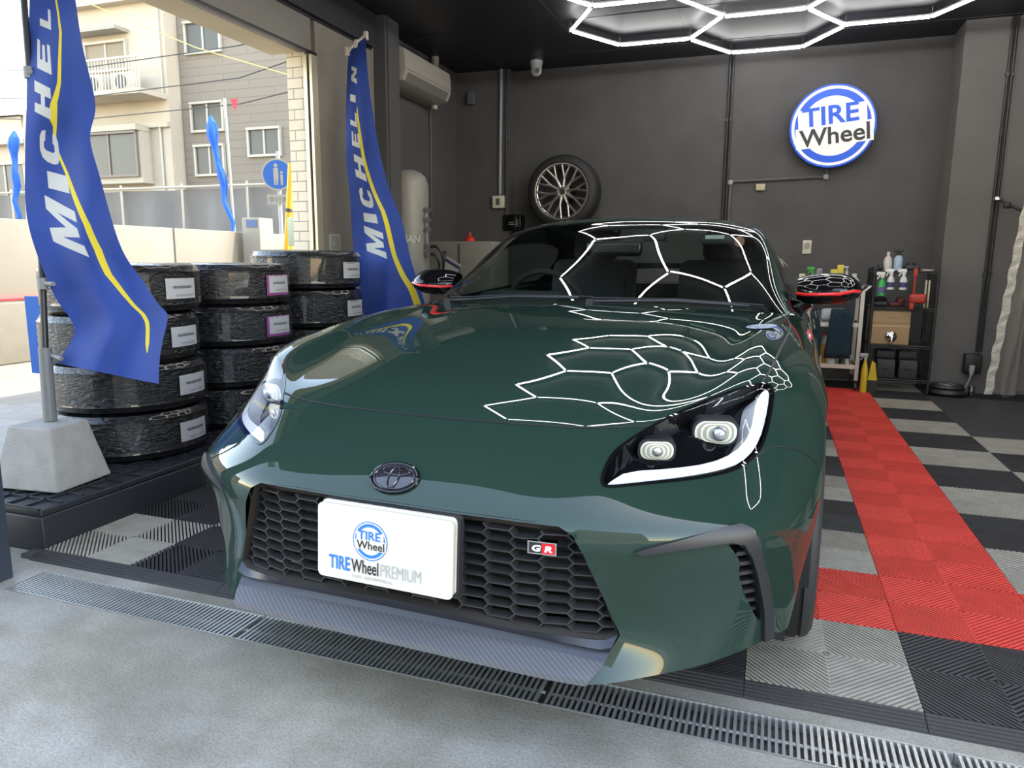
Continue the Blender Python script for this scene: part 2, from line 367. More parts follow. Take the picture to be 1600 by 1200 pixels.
# ribbed interlocking tiles: real ribs over an open bed
m_t = [mat('tile grey', (.36,.33,.275), .5, noise=.12, nscale=14), mat('tile black', (.040,.038,.040), .42, noise=.2, nscale=14), mat('tile red', (.72,.062,.045), .45, noise=.10, nscale=14), mat('tile bed', (.012,.012,.013), .8)]
TS = .4
def tile(mb, x, y, k):
    hx = TS/2; cx = x+hx; cy = y+hx; p = .0175; wd = .0105; n = int(TS/p)+1
    z1 = 0.0; z0 = -.011; e = .0012
    for sx in (-1, 1):
        for sy in (-1, 1):
            for i in range(1, n+1):
                a = i*p; b = a+wd                       # |x|+|y| between a and b inside the quadrant square
                L = hx-e
                def line(c):
                    if c <= L: return (c, 0), (0, c)
                    if c >= 2*L: return None
                    return (L, c-L), (c-L, L)
                u = line(a); v = line(b) 
                if u is None: continue
                if v is None: v = ((L, L), (L, L))
                q = [u[0], v[0], v[1], u[1]]
                if a < L < b: q = [u[0], (L, 0), v[0], v[1], (0, L), u[1]]
                q = [(cx+sx*s, cy+sy*t) for s, t in q]; m = len(q)
                V = [(s, t, z1) for s, t in q]+[(s, t, z0) for s, t in q]
                o = tuple(range(m)) if sx*sy > 0 else tuple(range(m))[::-1]
                sides = [(j, (j+1) % m, (j+1) % m+m, j+m) for j in range(m)]
                mb.add(V, [o]+sides, k)
    for q in (-.009, -.5*TS+e, .5*TS-e-.006):           # cross web and rims
        w_ = .006
    mb.box(x+e, x+TS-e, cy-.002, cy+.002, z0, -.0012, k); mb.box(cx-.002, cx+.002, y+e, y+TS-e, z0, -.0012, k)
mb = MB()
mb.box(-2.8, 3.2, 0, 5.3, -.0185, -.011, 3)
for i in range(-7, 8):
    for j in range(0, 13):
        x, y = i*TS, j*TS
        if i >= 2 and j >= 8: continue
        if -6 <= i <= -3 and 4 <= j <= 10: pass
        k = 0 if (i+j) % 2 else 1
        if i == 0 and 1 <= j <= 11: k = 2
        if i >= -1 and j == 1: k = 2
        if i < -1 and j > 11: k = 1
        tile(mb, x, y, k)
tiles = tag(mb.build('floor_tiles', m_t, fix=False), kind='structure')
# sloped edging in front of the mats
mb = MB()
for i in range(-7, 8):
    x = i*TS
    for q in range(5):
        y0 = -.002-q*.0115; z = -.001-q*.003
        mb.box(x+.001, x+TS-.001, y0-.0095, y0, -.0185, z)
    mb.box(x+.001, x+TS-.001, -.061, -.001, -.0185, -.0165)
struct(mb, 'trim_2', mat('mat edging', (.055,.053,.055), .5))
mb = MB(); mb.box(-2.845, -2.801, -.055, 5.3, -.0185, -.004); struct(mb, 'trim_3', mat('mat edging', (.055,.053,.055), .5))

# walls, ceiling, pier, columns
mb = MB(); mb.box(BX0-.15, BX1, BY, BY+.15, -.045, CZ); struct(mb, 'wall_back', m_wall)
mb = MB(); mb.box(BX0-.15, BX0, 3.485, BY, -.045, CZ); struct(mb, 'wall_left', m_wall)
mb = MB(); mb.box(BX1, BX1+.15, -.15, BY+.15, -.045, CZ); struct(mb, 'wall_right', m_wall)
mb = MB(); mb.box(-3.95, BX1+.15, -.2, BY+.15, CZ, CZ+.12)
for x in np.arange(-3.0, 4.1, .91): mb.box(x-.003, x+.003, -.15, BY, CZ-.003, CZ+.001)
for y in np.arange(.4, 5.3, .91): mb.box(BX0, BX1, y-.003, y+.003, CZ-.003, CZ+.001)
struct(mb, 'ceiling', m_ceil)
mb = MB(); mb.box(.885, 1.5, 5.0, BY-.001, -.03, CZ-.002); struct(mb, 'trim_4', mat('pillar paint lit', (.125,.118,.112), .7, noise=.08, nscale=3, bump=.3, bscale=90))      # pillar right of the back wall, colour lightened for brighter light there
mb = MB(); mb.box(BX0+.001, -2.93, 5.28, BY-.001, -.03, CZ-.002); struct(mb, 'trim_5', m_wall)  # shallow pilaster in the left corner
m_wall2 = mat('dark wall paint', (.052,.052,.055))
mb = MB(); mb.box(-3.5, -3.3, 3.48, 3.71, -.03, CZ-.002); mb.box(-3.3, -3.288, 3.51, 3.525, -.03, CZ-.002); struct(mb, 'trim_6', mat('column paint', (.085,.085,.088), .55))
mb = MB(); mb.box(-3.60, -3.4, 2.70, 3.479, -.03, CZ-.002); struct(mb, 'wall_pier', m_plaster)
def brick(name, c1, c2, mortar, sx, sy, off=.5, rough=.7):
    m = mat(name, c1, rough); nt = m.node_tree; t = nt.nodes.new('ShaderNodeTexBrick'); tc = nt.nodes.new('ShaderNodeTexCoord'); mp = nt.nodes.new('ShaderNodeMapping')
    mp.inputs['Rotation'].default_value = (PI/2, 0, 0); nt.links.new(tc.outputs['Object'], mp.inputs[0]); nt.links.new(mp.outputs[0], t.inputs[0])
    t.inputs['Color1'].default_value = c1+(1,); t.inputs['Color2'].default_value = c2+(1,); t.inputs['Mortar'].default_value = mortar+(1,)
    t.inputs['Scale'].default_value = 1; t.inputs['Brick Width'].default_value = sx; t.inputs['Row Height'].default_value = sy; t.inputs['Mortar Size'].default_value = .0035; t.offset = off
    nt.links.new(t.outputs[0], nt.nodes['Principled BSDF'].inputs['Base Color']); return m
mb = MB(); mb.box(-3.60, -3.455, 2.655, 2.699, -.03, 2.7); struct(mb, 'wall_tiled', brick('cream wall tiles', (.80,.72,.56), (.84,.76,.60), (.36,.32,.25), .145, .068))
mb = MB(); mb.box(-3.452, -3.425, 2.63, 2.699, -.03, 2.38); mb.box(-3.405, -3.385, 2.63, 2.699, -.03, 2.38); struct(mb, 'trim_7', m_alu)   # shutter guide
mb = MB(); mb.box(-3.425, -3.405, 2.645, 2.699, -.03, 2.38); struct(mb, 'trim_8', m_steel)
# header over the side opening: shutter box, dark beam above it, cream eave outside
mb = MB(); mb.box(-3.495, -3.40, -.2, 2.654, 2.403, 2.61); struct(mb, 'trim_9', mat('shutter box steel', (.20,.19,.17), .4))
mb = MB(); mb.box(-3.42, -3.39, -.2, 2.70, 2.385, 2.402); mb.box(-3.41, -3.39, -.2, 3.44, 2.61, 2.625); struct(mb, 'trim_10', mat('black trim', (.012,.012,.013), .4))
mb = MB(); mb.box(-3.5, -3.36, -.2, 3.44, 2.627, CZ-.002); struct(mb, 'trim_11', m_steel)
mb = MB(); mb.box(-3.72, -3.50, -.6, 2.654, 2.405, 2.47); struct(mb, 'trim_12', m_cream)
# post at the left end of the drain
mb = MB(); mb.box(-3.05, -2.715, -.40, -.18, -.0185, 2.86); struct(mb, 'trim_13', mat('navy steel post', (.035,.042,.06), .35))
# front lintel and unseen upper storeys with overhang, heights stepped to shade the apron
mb = MB(); mb.box(-3.95, BX1+.15, -.45, -.202, 2.62, 3.0); struct(mb, 'trim_14', m_steel)
mb = MB(); mb.box(-3.95, -.5, -.78, BY+.15, 3.0, 4.0); mb.box(-.5, BX1+5, -.78, BY+.15, 3.0, 9.0); struct(mb, 'wall_upper_shade', mat('upper facade', (.16,.155,.15), .8))
mb = MB(); mb.box(-22, 2, -26, -20, -.03, 7.5); struct(mb, 'wall_opposite', mat('opposite facade', (.42,.36,.27), .85))
mb = MB(); mb.box(2.5, 14, -24, -17, -.03, 10); struct(mb, 'wall_opposite_right', mat('opposite facade 2', (.36,.34,.30), .85))
# ================================================================ THE CAR
m_paint = mat('deep green gloss paint', (.0165,.036,.0265), .7, coat=1.0, coatr=.0, spec=.0, ior=1.45)
m_pbk = mat('piano black', (.005,.005,.006), .6, coat=1.0, coatr=.01, spec=0)
m_blk = mat('satin black plastic', (.022,.022,.026), .42)
m_dark = mat('black void', (.008,.008,.009), .6)
m_glassw = glass('tinted windscreen', (.62,.70,.67), 1.0, 1.52)
m_glasss = glass('tinted side glass', (.72,.78,.75), 1.0, 1.5)
m_lens = glass('clear lens', (.96,.97,.98), 1.0, 1.35)
m_rub = mat('tyre rubber', (.022,.022,.023), .62)
m_red = mat('gloss red trim', (.75,.02,.02), .3, coat=1)
CTH = math.radians(-2.5)
car = empty('sports_car', (-1.115-.48*-math.sin(CTH), -.48*math.cos(CTH), 0), CTH, 'dark green two-door sports car parked nose out across the drain', 'car')
SF = Surf(FRONT); SG = Surf(GREEN); SS = Surf(SIDE, mirror=False)
OPENING = [(0,.018,.518),(.137,.019,.517),(.236,.023,.518),(.316,.031,.516),(.37,.042,.512),(.399,.045,.495),(.42,.05,.457),(.446,.072,.385),(.47,.091,.315),(.488,.097,.277),(.469,.077,.243),(.449,.052,.215),(.432,.033,.195)]
LAMP = [(.43,.136,.586),(.429,.162,.604),(.436,.201,.627),(.457,.239,.645),(.5,.299,.672),(.544,.359,.696),(.604,.431,.72),(.655,.482,.735),(.708,.54,.745),(.727,.55,.741),(.736,.535,.726),(.736,.507,.691),(.732,.466,.657),(.725,.422,.63),(.712,.378,.61),(.69,.333,.596),(.655,.289,.588),(.596,.235,.583),(.526,.183,.581),(.462,.141,.577),(.439,.129,.578)]
DRL = [(.441,.136,.582),(.449,.15,.589),(.473,.179,.602),(.556,.232,.604),(.627,.291,.608),(.674,.35,.623),(.698,.406,.646),(.704,.45,.677),(.705,.488,.715),(.718,.532,.737),(.731,.534,.729),(.732,.502,.692),(.727,.457,.655),(.714,.398,.623),(.689,.342,.603),(.648,.291,.595),(.571,.223,.589),(.455,.144,.582)]
FOG = [(.512,.084,.467),(.535,.095,.475),(.602,.136,.489),(.669,.192,.502),(.698,.219,.504),(.719,.232,.493),(.735,.24,.466),(.747,.266,.409),(.757,.324,.314),(.772,.371,.197),(.753,.342,.197),(.741,.315,.285),(.734,.269,.37),(.722,.23,.436),(.707,.211,.466),(.684,.191,.475),(.626,.149,.472),(.558,.108,.465),(.524,.09,.461)]
VENT = [(.679,.187,.472),(.693,.2,.451),(.706,.219,.424),(.701,.228,.393),(.708,.251,.352),(.721,.284,.303),(.737,.317,.256),(.742,.322,.264),(.735,.275,.361),(.724,.234,.429),(.707,.211,.463)]
HOOD = [(0,.221,.666),(.16,.227,.666),(.311,.243,.666),(.408,.264,.668),(.502,.301,.675)]
HOODS = [(.709,.549,.748),(.73,.725,.782),(.748,.998,.812),(.752,1.214,.826),(.735,1.40,.838),(.70,1.50,.842)]
def st(surf, pts, rng, it=0, closed=True):
    q = [tuple(a) for a in surf.near(pts, rng)]
    return rnd(q, it, closed) if it else q
R_ = (0, 9)
op = st(SF, OPENING, R_); op[0] = (0, op[0][1]); op = op+[(op[-1][0], 0), (0, 0)]
lamp = st(SF, LAMP, R_, 1); drl = st(SF, DRL, R_, 1); vent = st(SF, VENT, R_, 1); fog = st(SF, FOG, R_)
def arch(surf, V0, R, rng, a0=-.42, a1=PI+.42, n=30):
    return [tuple(a) for a in surf.near([(0.87, V0-R*math.cos(a), .315+R*math.sin(a)) for a in np.linspace(a0, a1, n)], rng, axis=0)]
ar = [(float(a), float(b)) for a, b in arch(SF, .85, .345, (6, 9))]
ar = [p for p in ar if p[0] < 8.97]; ar = [(9, ar[0][1])]+ar+[(9, ar[-1][1])]
P, N, ff, idx = cut(SF, (0, 9, 0, 10), 90, 110, [('opening', op), ('lamp', lamp), ('vent', vent), ('fog', fog), ('arch', ar)])
body = ff[idx == -1]
def outward(P, N, ff, inside=(0, 2.0, .45)):
    c = np.array(inside); s = np.sign(((P-c)*N).sum(1)); return N*np.where(np.median(s) >= 0, 1, -1)
N = outward(P, N, ff)
def orient(P, N, ff):
    a, b, c = P[ff[:, 0]], P[ff[:, 1]], P[ff[:, 2]]; fn = np.cross(b-a, c-a); bad = (fn*N[ff].mean(1)).sum(1) < 0; ff = ff.copy(); ff[bad] = ff[bad][:, ::-1]; return ff
# split the painted front body into hood, bumper and fenders along the shut lines
hline = st(SF, HOOD, R_); hline[0] = (0, hline[0][1])
hs = st(SF, HOODS, R_, 1, False)
lampTop = [lamp[i] for i in range(len(lamp))]
def lt_between(a, b):
    """piece of the lamp outline running over the top from near a to near b"""
    L = np.array(lamp); i = int(np.argmin(((L-a)**2).sum(1))); j = int(np.argmin(((L-b)**2).sum(1))); out = []
    k = i
    while k != j: out.append(tuple(L[k])); k = (k+1) % len(L)
    return out+[tuple(L[j])]
top = lt_between(hline[-1], hs[0])
hoodpoly = hline+top+hs+[(hs[-1][0], 10), (0, 10)]
bf = [tuple(a) for a in SF.near([(.69,.333,.596),(.712,.378,.605),(.735,.437,.615),(.78,.50,.60),(.84,.56,.56)], R_)]
bumpoly = [(0, 0), (9, 0), (9, 3.0), (8, 3.6)]+bf[::-1]
bi = lt_between(np.array(bf[0]), np.array(hline[-1])) 
bumpoly = [(0, 0), (9, 0), (9, 3.0), (8.0, 3.3)]+bf[::-1]+[tuple(lamp[int(np.argmin(((np.array(lamp)-np.array(bf[0]))**2).sum(1)))])]
# walk the lamp outline underneath, from its outer end round the inner end to the hood line
L = np.array(lamp); i = int(np.argmin(((L-np.array(bf[0]))**2).sum(1))); j = int(np.argmin(((L-np.array(hline[-1]))**2).sum(1))); k = i
while k != j: bumpoly.append(tuple(L[k])); k = (k+1) % len(L)
bumpoly += [tuple(L[j])]+hline[::-1]
P2, N2, f2, i2 = cut(SF, (0, 9, 0, 10), 110, 130, [('opening', op), ('lamp', lamp), ('vent', vent), ('arch', ar), ('hood', hoodpoly), ('bumper', bumpoly)])
N2 = outward(P2, N2, f2); f2 = orient(P2, N2, f2)
def panel(name, sel, m, parent, P=P2, N=N2, F=f2, mir=True, **k):
    p, n, q = sub(P, N, F[sel])
    if mir: p, n, q = both(p, n, q)
    return mesh_obj(name, p, q, m, parent, normals=n)
panel('hood', i2 == 4, m_paint, car)
panel('front_bumper', i2 == 5, m_paint, car)
for s_ in (1, -1):
    p, n, q = sub(P2, N2, f2[i2 == -1])
    if s_ < 0: p, n, q = flipx(p, n, q)
    mesh_obj('front_fender', p, q, m_paint, car, normals=n)
def ribbon(surf, pts, w=.0022, lift=.0006, mirror=True, closed=False):
    """thin dark strip along a line on the surface"""
    pts = dens(pts, .05, closed); mb = MB()
    pt = np.array(pts); P, N = surf.nrm(pt[:, 0], pt[:, 1]); N = outward(P, N, None)
    n = len(P); T = np.zeros_like(P)
    if closed: T = np.roll(P, -1, 0)-np.roll(P, 1, 0)
    else: T[1:-1] = P[2:]-P[:-2]; T[0] = P[1]-P[0]; T[-1] = P[-1]-P[-2]
    B = np.cross(T, N); B /= np.linalg.norm(B, axis=1, keepdims=True)+1e-9
    A = P+N*lift
    V = np.concatenate([A-B*w, A+B*w]); m_ = n if closed else n-1
    mb.add(V, [(i, (i+1) % n, (i+1) % n+n, i+n) for i in range(m_)])
    if mirror: mb.add(V*[-1, 1, 1], [(i, i+n, (i+1) % n+n, (i+1) % n) for i in range(m_)])
    return mb
g = ribbon(SF, hline, .0028, .0012); g2 = ribbon(SF, hs, .003, .0012); g3 = ribbon(SF, bf, .0018, .0012)
for q in (g2, g3): g.add(q.V, q.F)
g.build('shut_lines', m_dark, car, fix=False)

def rrect(w, h, r, n=6):
    out = []
    for cx, cz, a in ((w-r, h-r, 0), (-w+r, h-r, PI/2), (-w+r, -h+r, PI), (w-r, -h+r, 1.5*PI)):
        out += [(cx+r*math.cos(a+PI/2*i/n), cz+r*math.sin(a+PI/2*i/n)) for i in range(n+1)]
    return out
# ---- headlights: hole with dark bowl, light guide, two projectors, clear cover
m_drl = mat('light guide', (.82,.80,.77), .25, coat=.6, bump=.5, bscale=400)
m_chrome = mat('chrome', (.75,.75,.74), .08, metal=1)
m_refl = mat('lamp glass warm', (.80,.77,.64), .15, coat=1)
m_bulb = mat('lamp bulb glass', (.55,.56,.58), .05, metal=.7, coat=1); m_rdk = mat('lamp ridge', (.42,.39,.30), .2, coat=1)
def lampset(sgn):
    h = empty('headlight', (0, 0, 0)); h.parent = car
    p, n, q = sub(P2, N2, f2[i2 == 1])
    V, F_ = plate(p, n, q, -.052, .001); V = np.array(V)*[sgn, 1, 1]; F_ = F_ if sgn > 0 else [tuple(f[::-1]) for f in F_]
    mesh_obj('housing', V, F_, m_pbk, h, smooth=False)
    # DRL: bent light pipe
    d = cut(SF, (5-2.6, 7.2, 3.2, 6.6), 90, 70, [('d', drl)]); dn = outward(d[0], d[1], None); dp, dnn, dq = sub(d[0], dn, orient(d[0], dn, d[2])[d[3] == 0])
    V, F_ = plate(dp, dnn, dq, -.006, -.050); V = np.array(V)*[sgn, 1, 1]
    mesh_obj('light_guide', V, F_ if sgn > 0 else [tuple(f[::-1]) for f in F_], m_drl, h, smooth=False)
    # projectors
    for (u, v, w, a, b, big) in ((.622,.402,.650,.047,.0265,1), (.512,.288,.624,.036,.0205,0)):
        T = TR(sgn*u, v, w, sgn*.32, rx=.10); mb = MB()
        mb.prism(rrect(a+.005, b+.005, b*.9, 8), -.004, .03, T, 0, True)
        for k in range(6):
            s2 = 1-k*.13; mb.prism(rrect(a*s2, b*(1-k*.09), b*(1-k*.09)*.9, 8), -.006-k*.0016, -.003-k*.0016, T, 1 if k % 2 == 0 else 3, False)
        if big: mb.lathe([(0.0001,.014),(.008,.0125),(.0145,.008),(.018,-.002)], 28, T @ TR(.006*sgn, -.014, 0, rx=PI/2), 2)
        else: mb.lathe([(0.0001,.006),(.006,.0052),(.010,.001)], 20, T @ TR(0, -.0145, 0, rx=PI/2), 2)
        mb.build('projector', [m_blk, m_refl, m_bulb, m_rdk], h)
    V, F_ = plate(p, n, q, .0012, -.001); V = np.array(V)*[sgn, 1, 1]; NN = np.concatenate([n, n, n])*[sgn, 1, 1]
    mesh_obj('lens', V, F_ if sgn > 0 else [tuple(f[::-1]) for f in F_], m_lens, h, normals=NN)
    g = ribbon(SF, lamp, .0035, .0016, False, True)
    V = np.array(g.V)*[sgn, 1, 1]; mesh_obj('lamp_seal', V, [f if sgn > 0 else f[::-1] for f in g.F], m_pbk, h)
for sg in (1, -1): lampset(sg)

# ---- bumper side trims with their slatted vents
def side_intake(sgn):
    h = empty('bumper_vent', (0, 0, 0)); h.parent = car
    c = cut(SF, (3.3, 7.6, 0, 3.6), 125, 120, [('v', vent), ('f', fog)]); n = outward(c[0], c[1], None); q = orient(c[0], n, c[2])
    p1, n1, q1 = sub(c[0], n, q[c[3] == 1]); V, F_ = plate(p1, n1, q1, .009, -.012)
    V = np.array(V)*[sgn, 1, 1]; o = mesh_obj('surround', V, F_ if sgn > 0 else [tuple(f[::-1]) for f in F_], m_blk, h, smooth=False)
    md = o.modifiers.new('b', 'BEVEL'); md.width = .004; md.segments = 2; md.limit_method = 'ANGLE'; md.angle_limit = 1.0
    p1, n1, q1 = sub(c[0], n, q[c[3] == 0]); V, F_ = plate(p1, n1, q1, -.05, .0); V = np.array(V)*[sgn, 1, 1]
    mesh_obj('recess', V, F_ if sgn > 0 else [tuple(f[::-1]) for f in F_], m_dark, h)
    mb = MB()
    for k in range(8):
        w = .285+k*.026; row = [v for v in VENT]
        ys = [v[1] for v in VENT if abs(v[2]-w) < .05]; us = [v[0] for v in VENT if abs(v[2]-w) < .05]
        if not ys: continue
        u0 = np.interp(w, [.256,.303,.352,.393,.424,.451,.472], [.735,.719,.706,.700,.704,.692,.68]); u1 = np.interp(w, [.264,.361,.429,.463], [.742,.735,.724,.707])
        v0 = np.interp(w, [.256,.303,.352,.393,.424,.451], [.317,.284,.251,.228,.219,.2]); v1 = np.interp(w, [.264,.361,.429,.463], [.322,.275,.234,.211])
        A = Vector((u0*sgn, v0+.006, w)); B = Vector((u1*sgn, v1+.006, w)); d = Vector((0, .04, 0)); t = Vector((0, 0, .004)); c1 = Vector((0,.0,.006))
        mb.add([A-t, B-t, B+d-t+c1, A+d-t+c1, A+t, B+t, B+d+t+c1, A+d+t+c1], [(0,1,5,4),(4,5,6,7),(0,3,2,1),(1,2,6,5),(3,7,6,2),(0,4,7,3)])
    mb.build('slats', m_blk, h)
for sg in (1, -1): side_intake(sg)

# ---- front grille: recessed frame, honeycomb, chin and lip
OUT = np.array(OPENING); gl_low = [(.484,.279),(.46,.268),(.378,.272),(.289,.276),(.194,.282),(.091,.287),(0,.290)]
def vsurf(u, w):
    """V of the virtual bumper skin at (|u|, w)"""
    return np.interp(abs(u), [0,.15,.30,.44,.50], [.034,.035,.041,.075,.10])-0.008*np.exp(-((w-.49)/.04)**2)
grp = [(0,.518),(.137,.517),(.236,.518),(.316,.516),(.37,.512),(.399,.495),(.42,.457),(.446,.385),(.47,.315),(.484,.279)]
g_out = grp+gl_low[1:]            # half outline in (u,w), centre top -> centre bottom
def inset(poly, d, top):
    Q = []
    for i, (u, w) in enumerate(poly):
        a = poly[max(i-1, 0)]; b = poly[min(i+1, len(poly)-1)]; t = np.array([b[0]-a[0], b[1]-a[1]]); t /= np.linalg.norm(t)+1e-9; n = np.array([t[1], -t[0]])
        k = top if w > .47 and u < .385 else d
        Q.append((u+n[0]*k if 0 < i < len(poly)-1 else u, w+n[1]*k))
    return Q
g_in = inset(g_out, .006, .022)
def full(h): return h+[(-u, w) for u, w in h[::-1] if abs(u) > 1e-6]
fo = full(g_out); fi = full(g_in)
gr = empty('front_grille', (0, 0, 0)); gr.parent = car
mb = MB(); n = len(fo)
A = [(u, vsurf(u, w)-.001, w) for u, w in fo]; B = [(u, vsurf(u, w)+.022, w) for u, w in fi]; Cc = [(u, vsurf(u, w)+.06, w) for u, w in fi]
mb.add(A+B+Cc, [(i, (i+1) % n, (i+1) % n+n, i+n) for i in range(n)]+[(i+n, (i+1) % n+n, (i+1) % n+2*n, i+2*n) for i in range(n)])
mb.build('surround', mat('grille surround', (.045,.040,.036), .3), gr)
mb = MB(); pol = np.array(fi); S_, T_ = .0305, .0125; bars = set()
cw, chh = .0595, .0245
def cellc(i, j): return (i*cw, .400+j*chh+(chh/2 if i % 2 else 0))
kx = cw/2+.006; kk = cw/2-.006
edges = {}
for i in range(-9, 10):
    for j in range(-8, 7):
        cx, cz = cellc(i, j); h = [(cx+kx, cz), (cx+kk, cz+chh/2), (cx-kk, cz+chh/2), (cx-kx, cz), (cx-kk, cz-chh/2), (cx+kk, cz-chh/2)]
        for q in range(6):
            a, b = h[q], h[(q+1) % 6]; key = tuple(sorted([(round(a[0], 4), round(a[1], 4)), (round(b[0], 4), round(b[1], 4))])); edges[key] = 1
for (a, b) in edges:
    a = np.array(a); b = np.array(b); K = 4
    for q in range(K):
        p = a+(b-a)*q/K; r = a+(b-a)*(q+1)/K; m_ = (p+r)/2
        if not pip(pol, np.array([m_[0]]), np.array([m_[1]]))[0]: continue
        t = (b-a)/np.linalg.norm(b-a); nn = np.array([-t[1], t[0]])*.0016
        V = []
        for dy, dz in ((.014, 0), (.036, .004)):
            for e in (p-nn, p+nn, r+nn, r-nn): V.append((e[0], vsurf(e[0], e[1])+dy, e[1]+dz))
        mb.add(V, [(0,1,2,3),(7,6,5,4),(0,4,5,1),(1,5,6,2),(2,6,7,3),(3,7,4,0)])
mb.build('honeycomb', mat('grille mesh plastic', (.030,.030,.030), .35), gr, fix=False)
mb = MB(); mb.prism(fi, 0, .001); mb2 = MB(); mb2.add([(x, vsurf(x, z)+.085+y, z) for x, y, z in mb.V], mb.F); mb2.build('backing', m_dark, gr)
# upper louvres of the mesh are closed panels, slightly lighter
# chin and lip
def lipx(w): return np.interp(w, [.195,.215,.243,.277], [.433,.450,.470,.487])
U = np.linspace(-1, 1, 41)
def prow(fv, fw, hw): return [(hw*u, fv(abs(hw*u)), fw(abs(hw*u))) for u in U]
def glw(u): return float(np.interp(u, [0,.091,.194,.289,.378,.46,.484], [.290,.287,.282,.276,.272,.268,.279]))
rows = [prow(lambda u: vsurf(u, .3)-.001, glw, .484),
        prow(lambda u: .050+.02*(u/.48)**4, lambda u: glw(u)-.014, .478),
        prow(lambda u: .066+.01*(u/.48)**4, lambda u: .252-.006*(u/.48)**2, .472),
        prow(lambda u: .058, lambda u: .240-.008*(u/.47)**2, .467)]
def loft(rows, name, m, sm=True, parent=None):
    k = len(rows[0]); V = [p for r in rows for p in r]; F_ = [(i*k+j, i*k+j+1, (i+1)*k+j+1, (i+1)*k+j) for i in range(len(rows)-1) for j in range(k-1)]
    mb = MB(); mb.add(V, F_, 0, sm); return mb.build(name, m, parent)
loft(rows, 'chin_panel', mat('chin panel', (.030,.033,.046), .38), True, car)
m_carb = mat('ribbed lip', (.085,.088,.10), .42)
nt = m_carb.node_tree; wv = nt.nodes.new('ShaderNodeTexWave'); wv.inputs['Scale'].default_value = 42; wv.bands_direction = 'DIAGONAL'; tc = nt.nodes.new('ShaderNodeTexCoord'); nt.links.new(tc.outputs['Object'], wv.inputs[0])
rp = nt.nodes.new('ShaderNodeValToRGB'); rp.color_ramp.elements[0].color = (.075,.077,.088,1); rp.color_ramp.elements[1].color = (.115,.118,.132,1); nt.links.new(wv.outputs['Fac'], rp.inputs[0]); nt.links.new(rp.outputs[0], nt.nodes['Principled BSDF'].inputs['Base Color'])
rows = [prow(lambda u: .060, lambda u: .241-.008*(u/.47)**2, .467), prow(lambda u: .040, lambda u: .232-.008*(u/.47)**2, .460),
        prow(lambda u: .008+.012*(u/.45)**6, lambda u: .214-.004*(u/.45)**2, .447), prow(lambda u: .006+.012*(u/.45)**6, lambda u: .200-.002*(u/.45)**2, .440), prow(lambda u: .03+.01*(u/.45)**6, lambda u: .190, .432), prow(lambda u: .12, lambda u: .185, .432)]
loft(rows, 'front_lip', m_carb, False, car)
# underside tray
mb = MB(); mb.box(-.80, .80, .45, 4.0, .15, .19); mb.box(-.45, .45, .08, .46, .17, .2); mb.build('underbody', m_dark, car)
# number plate board (a printed shop board) in front of the grille
def roundel(mb, T, r, txt=True, ti=1, bk=2, wh=0, z=0.0):
    """white disc with blue rings and the two-line name; index of materials: white, blue, black"""
    def ring(r0, r1, mi, y, n=48, a0=0, a1=2*PI):
        V = []; F_ = []
        for i in range(n+1):
            a = a0+(a1-a0)*i/n; V += [T @ Vector((r0*math.cos(a), y, r0*math.sin(a))), T @ Vector((r1*math.cos(a), y, r1*math.sin(a)))]
            if i < n: F_.append((2*i, 2*i+1, 2*i+3, 2*i+2))
        mb.add(V, F_, mi)
    e = .0006*max(1, r/.05)
    ring(r*.955, r, ti, -e); ring(r*.885, r*.955, wh, -e)
    ring(r*.72, r*.885, ti, -e); ring(.0001, r*.72, wh, -e)
    # text blocks break through the ring
    for (x0, x1, z0, z1) in ((-.79, .79, .03, .47), (-.86, .92, -.47, .03)):
        mb.add([T @ Vector((a*r, -1.5*e, b*r)) for a, b in ((x0, z0), (x1, z0), (x1, z1), (x0, z1))], [(0, 1, 2, 3)], wh)
    flat_text(mb, 'TIRE', T @ TR(-.04*r, -2.2*e, .06*r), .62*r, .014*r, 0, ti, 1, True, 1.30*r)
    flat_text(mb, 'Wheel', T @ TR(.03*r, -2.2*e, -.42*r), .58*r, .011*r, 0, bk, 1, True, 1.62*r)
m_white = mat('white board', (.60,.565,.49), .4); m_blue = mat('sign blue', (.02,.17,.62), .35); m_ink = mat('ink black', (.02,.02,.022), .4); m_lg = mat('light grey ink', (.35,.35,.36), .5)
pl = empty('number_plate', (0, .0, 0)); pl.parent = car
Tp = TR(.0, -.012, .427, 0, -.06)
mb = MB(); mb.rbox(-.165, .165, -.004, .0, -.0825, .0825, .0018, 0, 2, Tp)
V = [Tp @ Vector((sx*(.165-.012)+.012*math.cos(a)*sx, 0, 0)) for sx in (1,) for a in (0,)]
mb = MB()
mb.prism(rrect(.165, .0825, .012), -.004, 0, Tp); mb.build('plate_face', m_white, pl)
mb = MB(); mb.prism(rrect(.163, .0825, .012), .004, .010, Tp @ TR(.004, 0, .006)); mb.build('rear_plate', m_white, pl)
mb = MB(); mb.prism(rrect(.168, .086, .012), .011, .030, Tp @ TR(.004, 0, .003)); mb.box(-.05, .05, .03, .06, -.03, .03, T=Tp); mb.build('plate_holder', m_blk, pl)
mb = MB(); Tq = Tp @ TR(-.006, -.0045, .0)
roundel(mb, Tp @ TR(-.031, -.0045, .013), .0425)
Tq = Tp @ TR(0, -.0051, 0)
flat_text(mb, 'TIRE', Tq @ TR(-.108, 0, -.060), .042, .0009, 0, 1, 1, True, .054); flat_text(mb, 'Wheel', Tq @ TR(-.044, 0, -.060), .041, .0006, 0, 2, 1, True, .068); flat_text(mb, 'PREMIUM', Tq @ TR(.044, 0, -.060), .040, -.0003, 0, 3, 1, True, .097)
flat_text(mb, '\u00a9 2013 - 2020 TIREWHEEL Inc.', Tq @ TR(-.025, 0, -.0725), .009, 0, 0, 3, 1, True, .10)
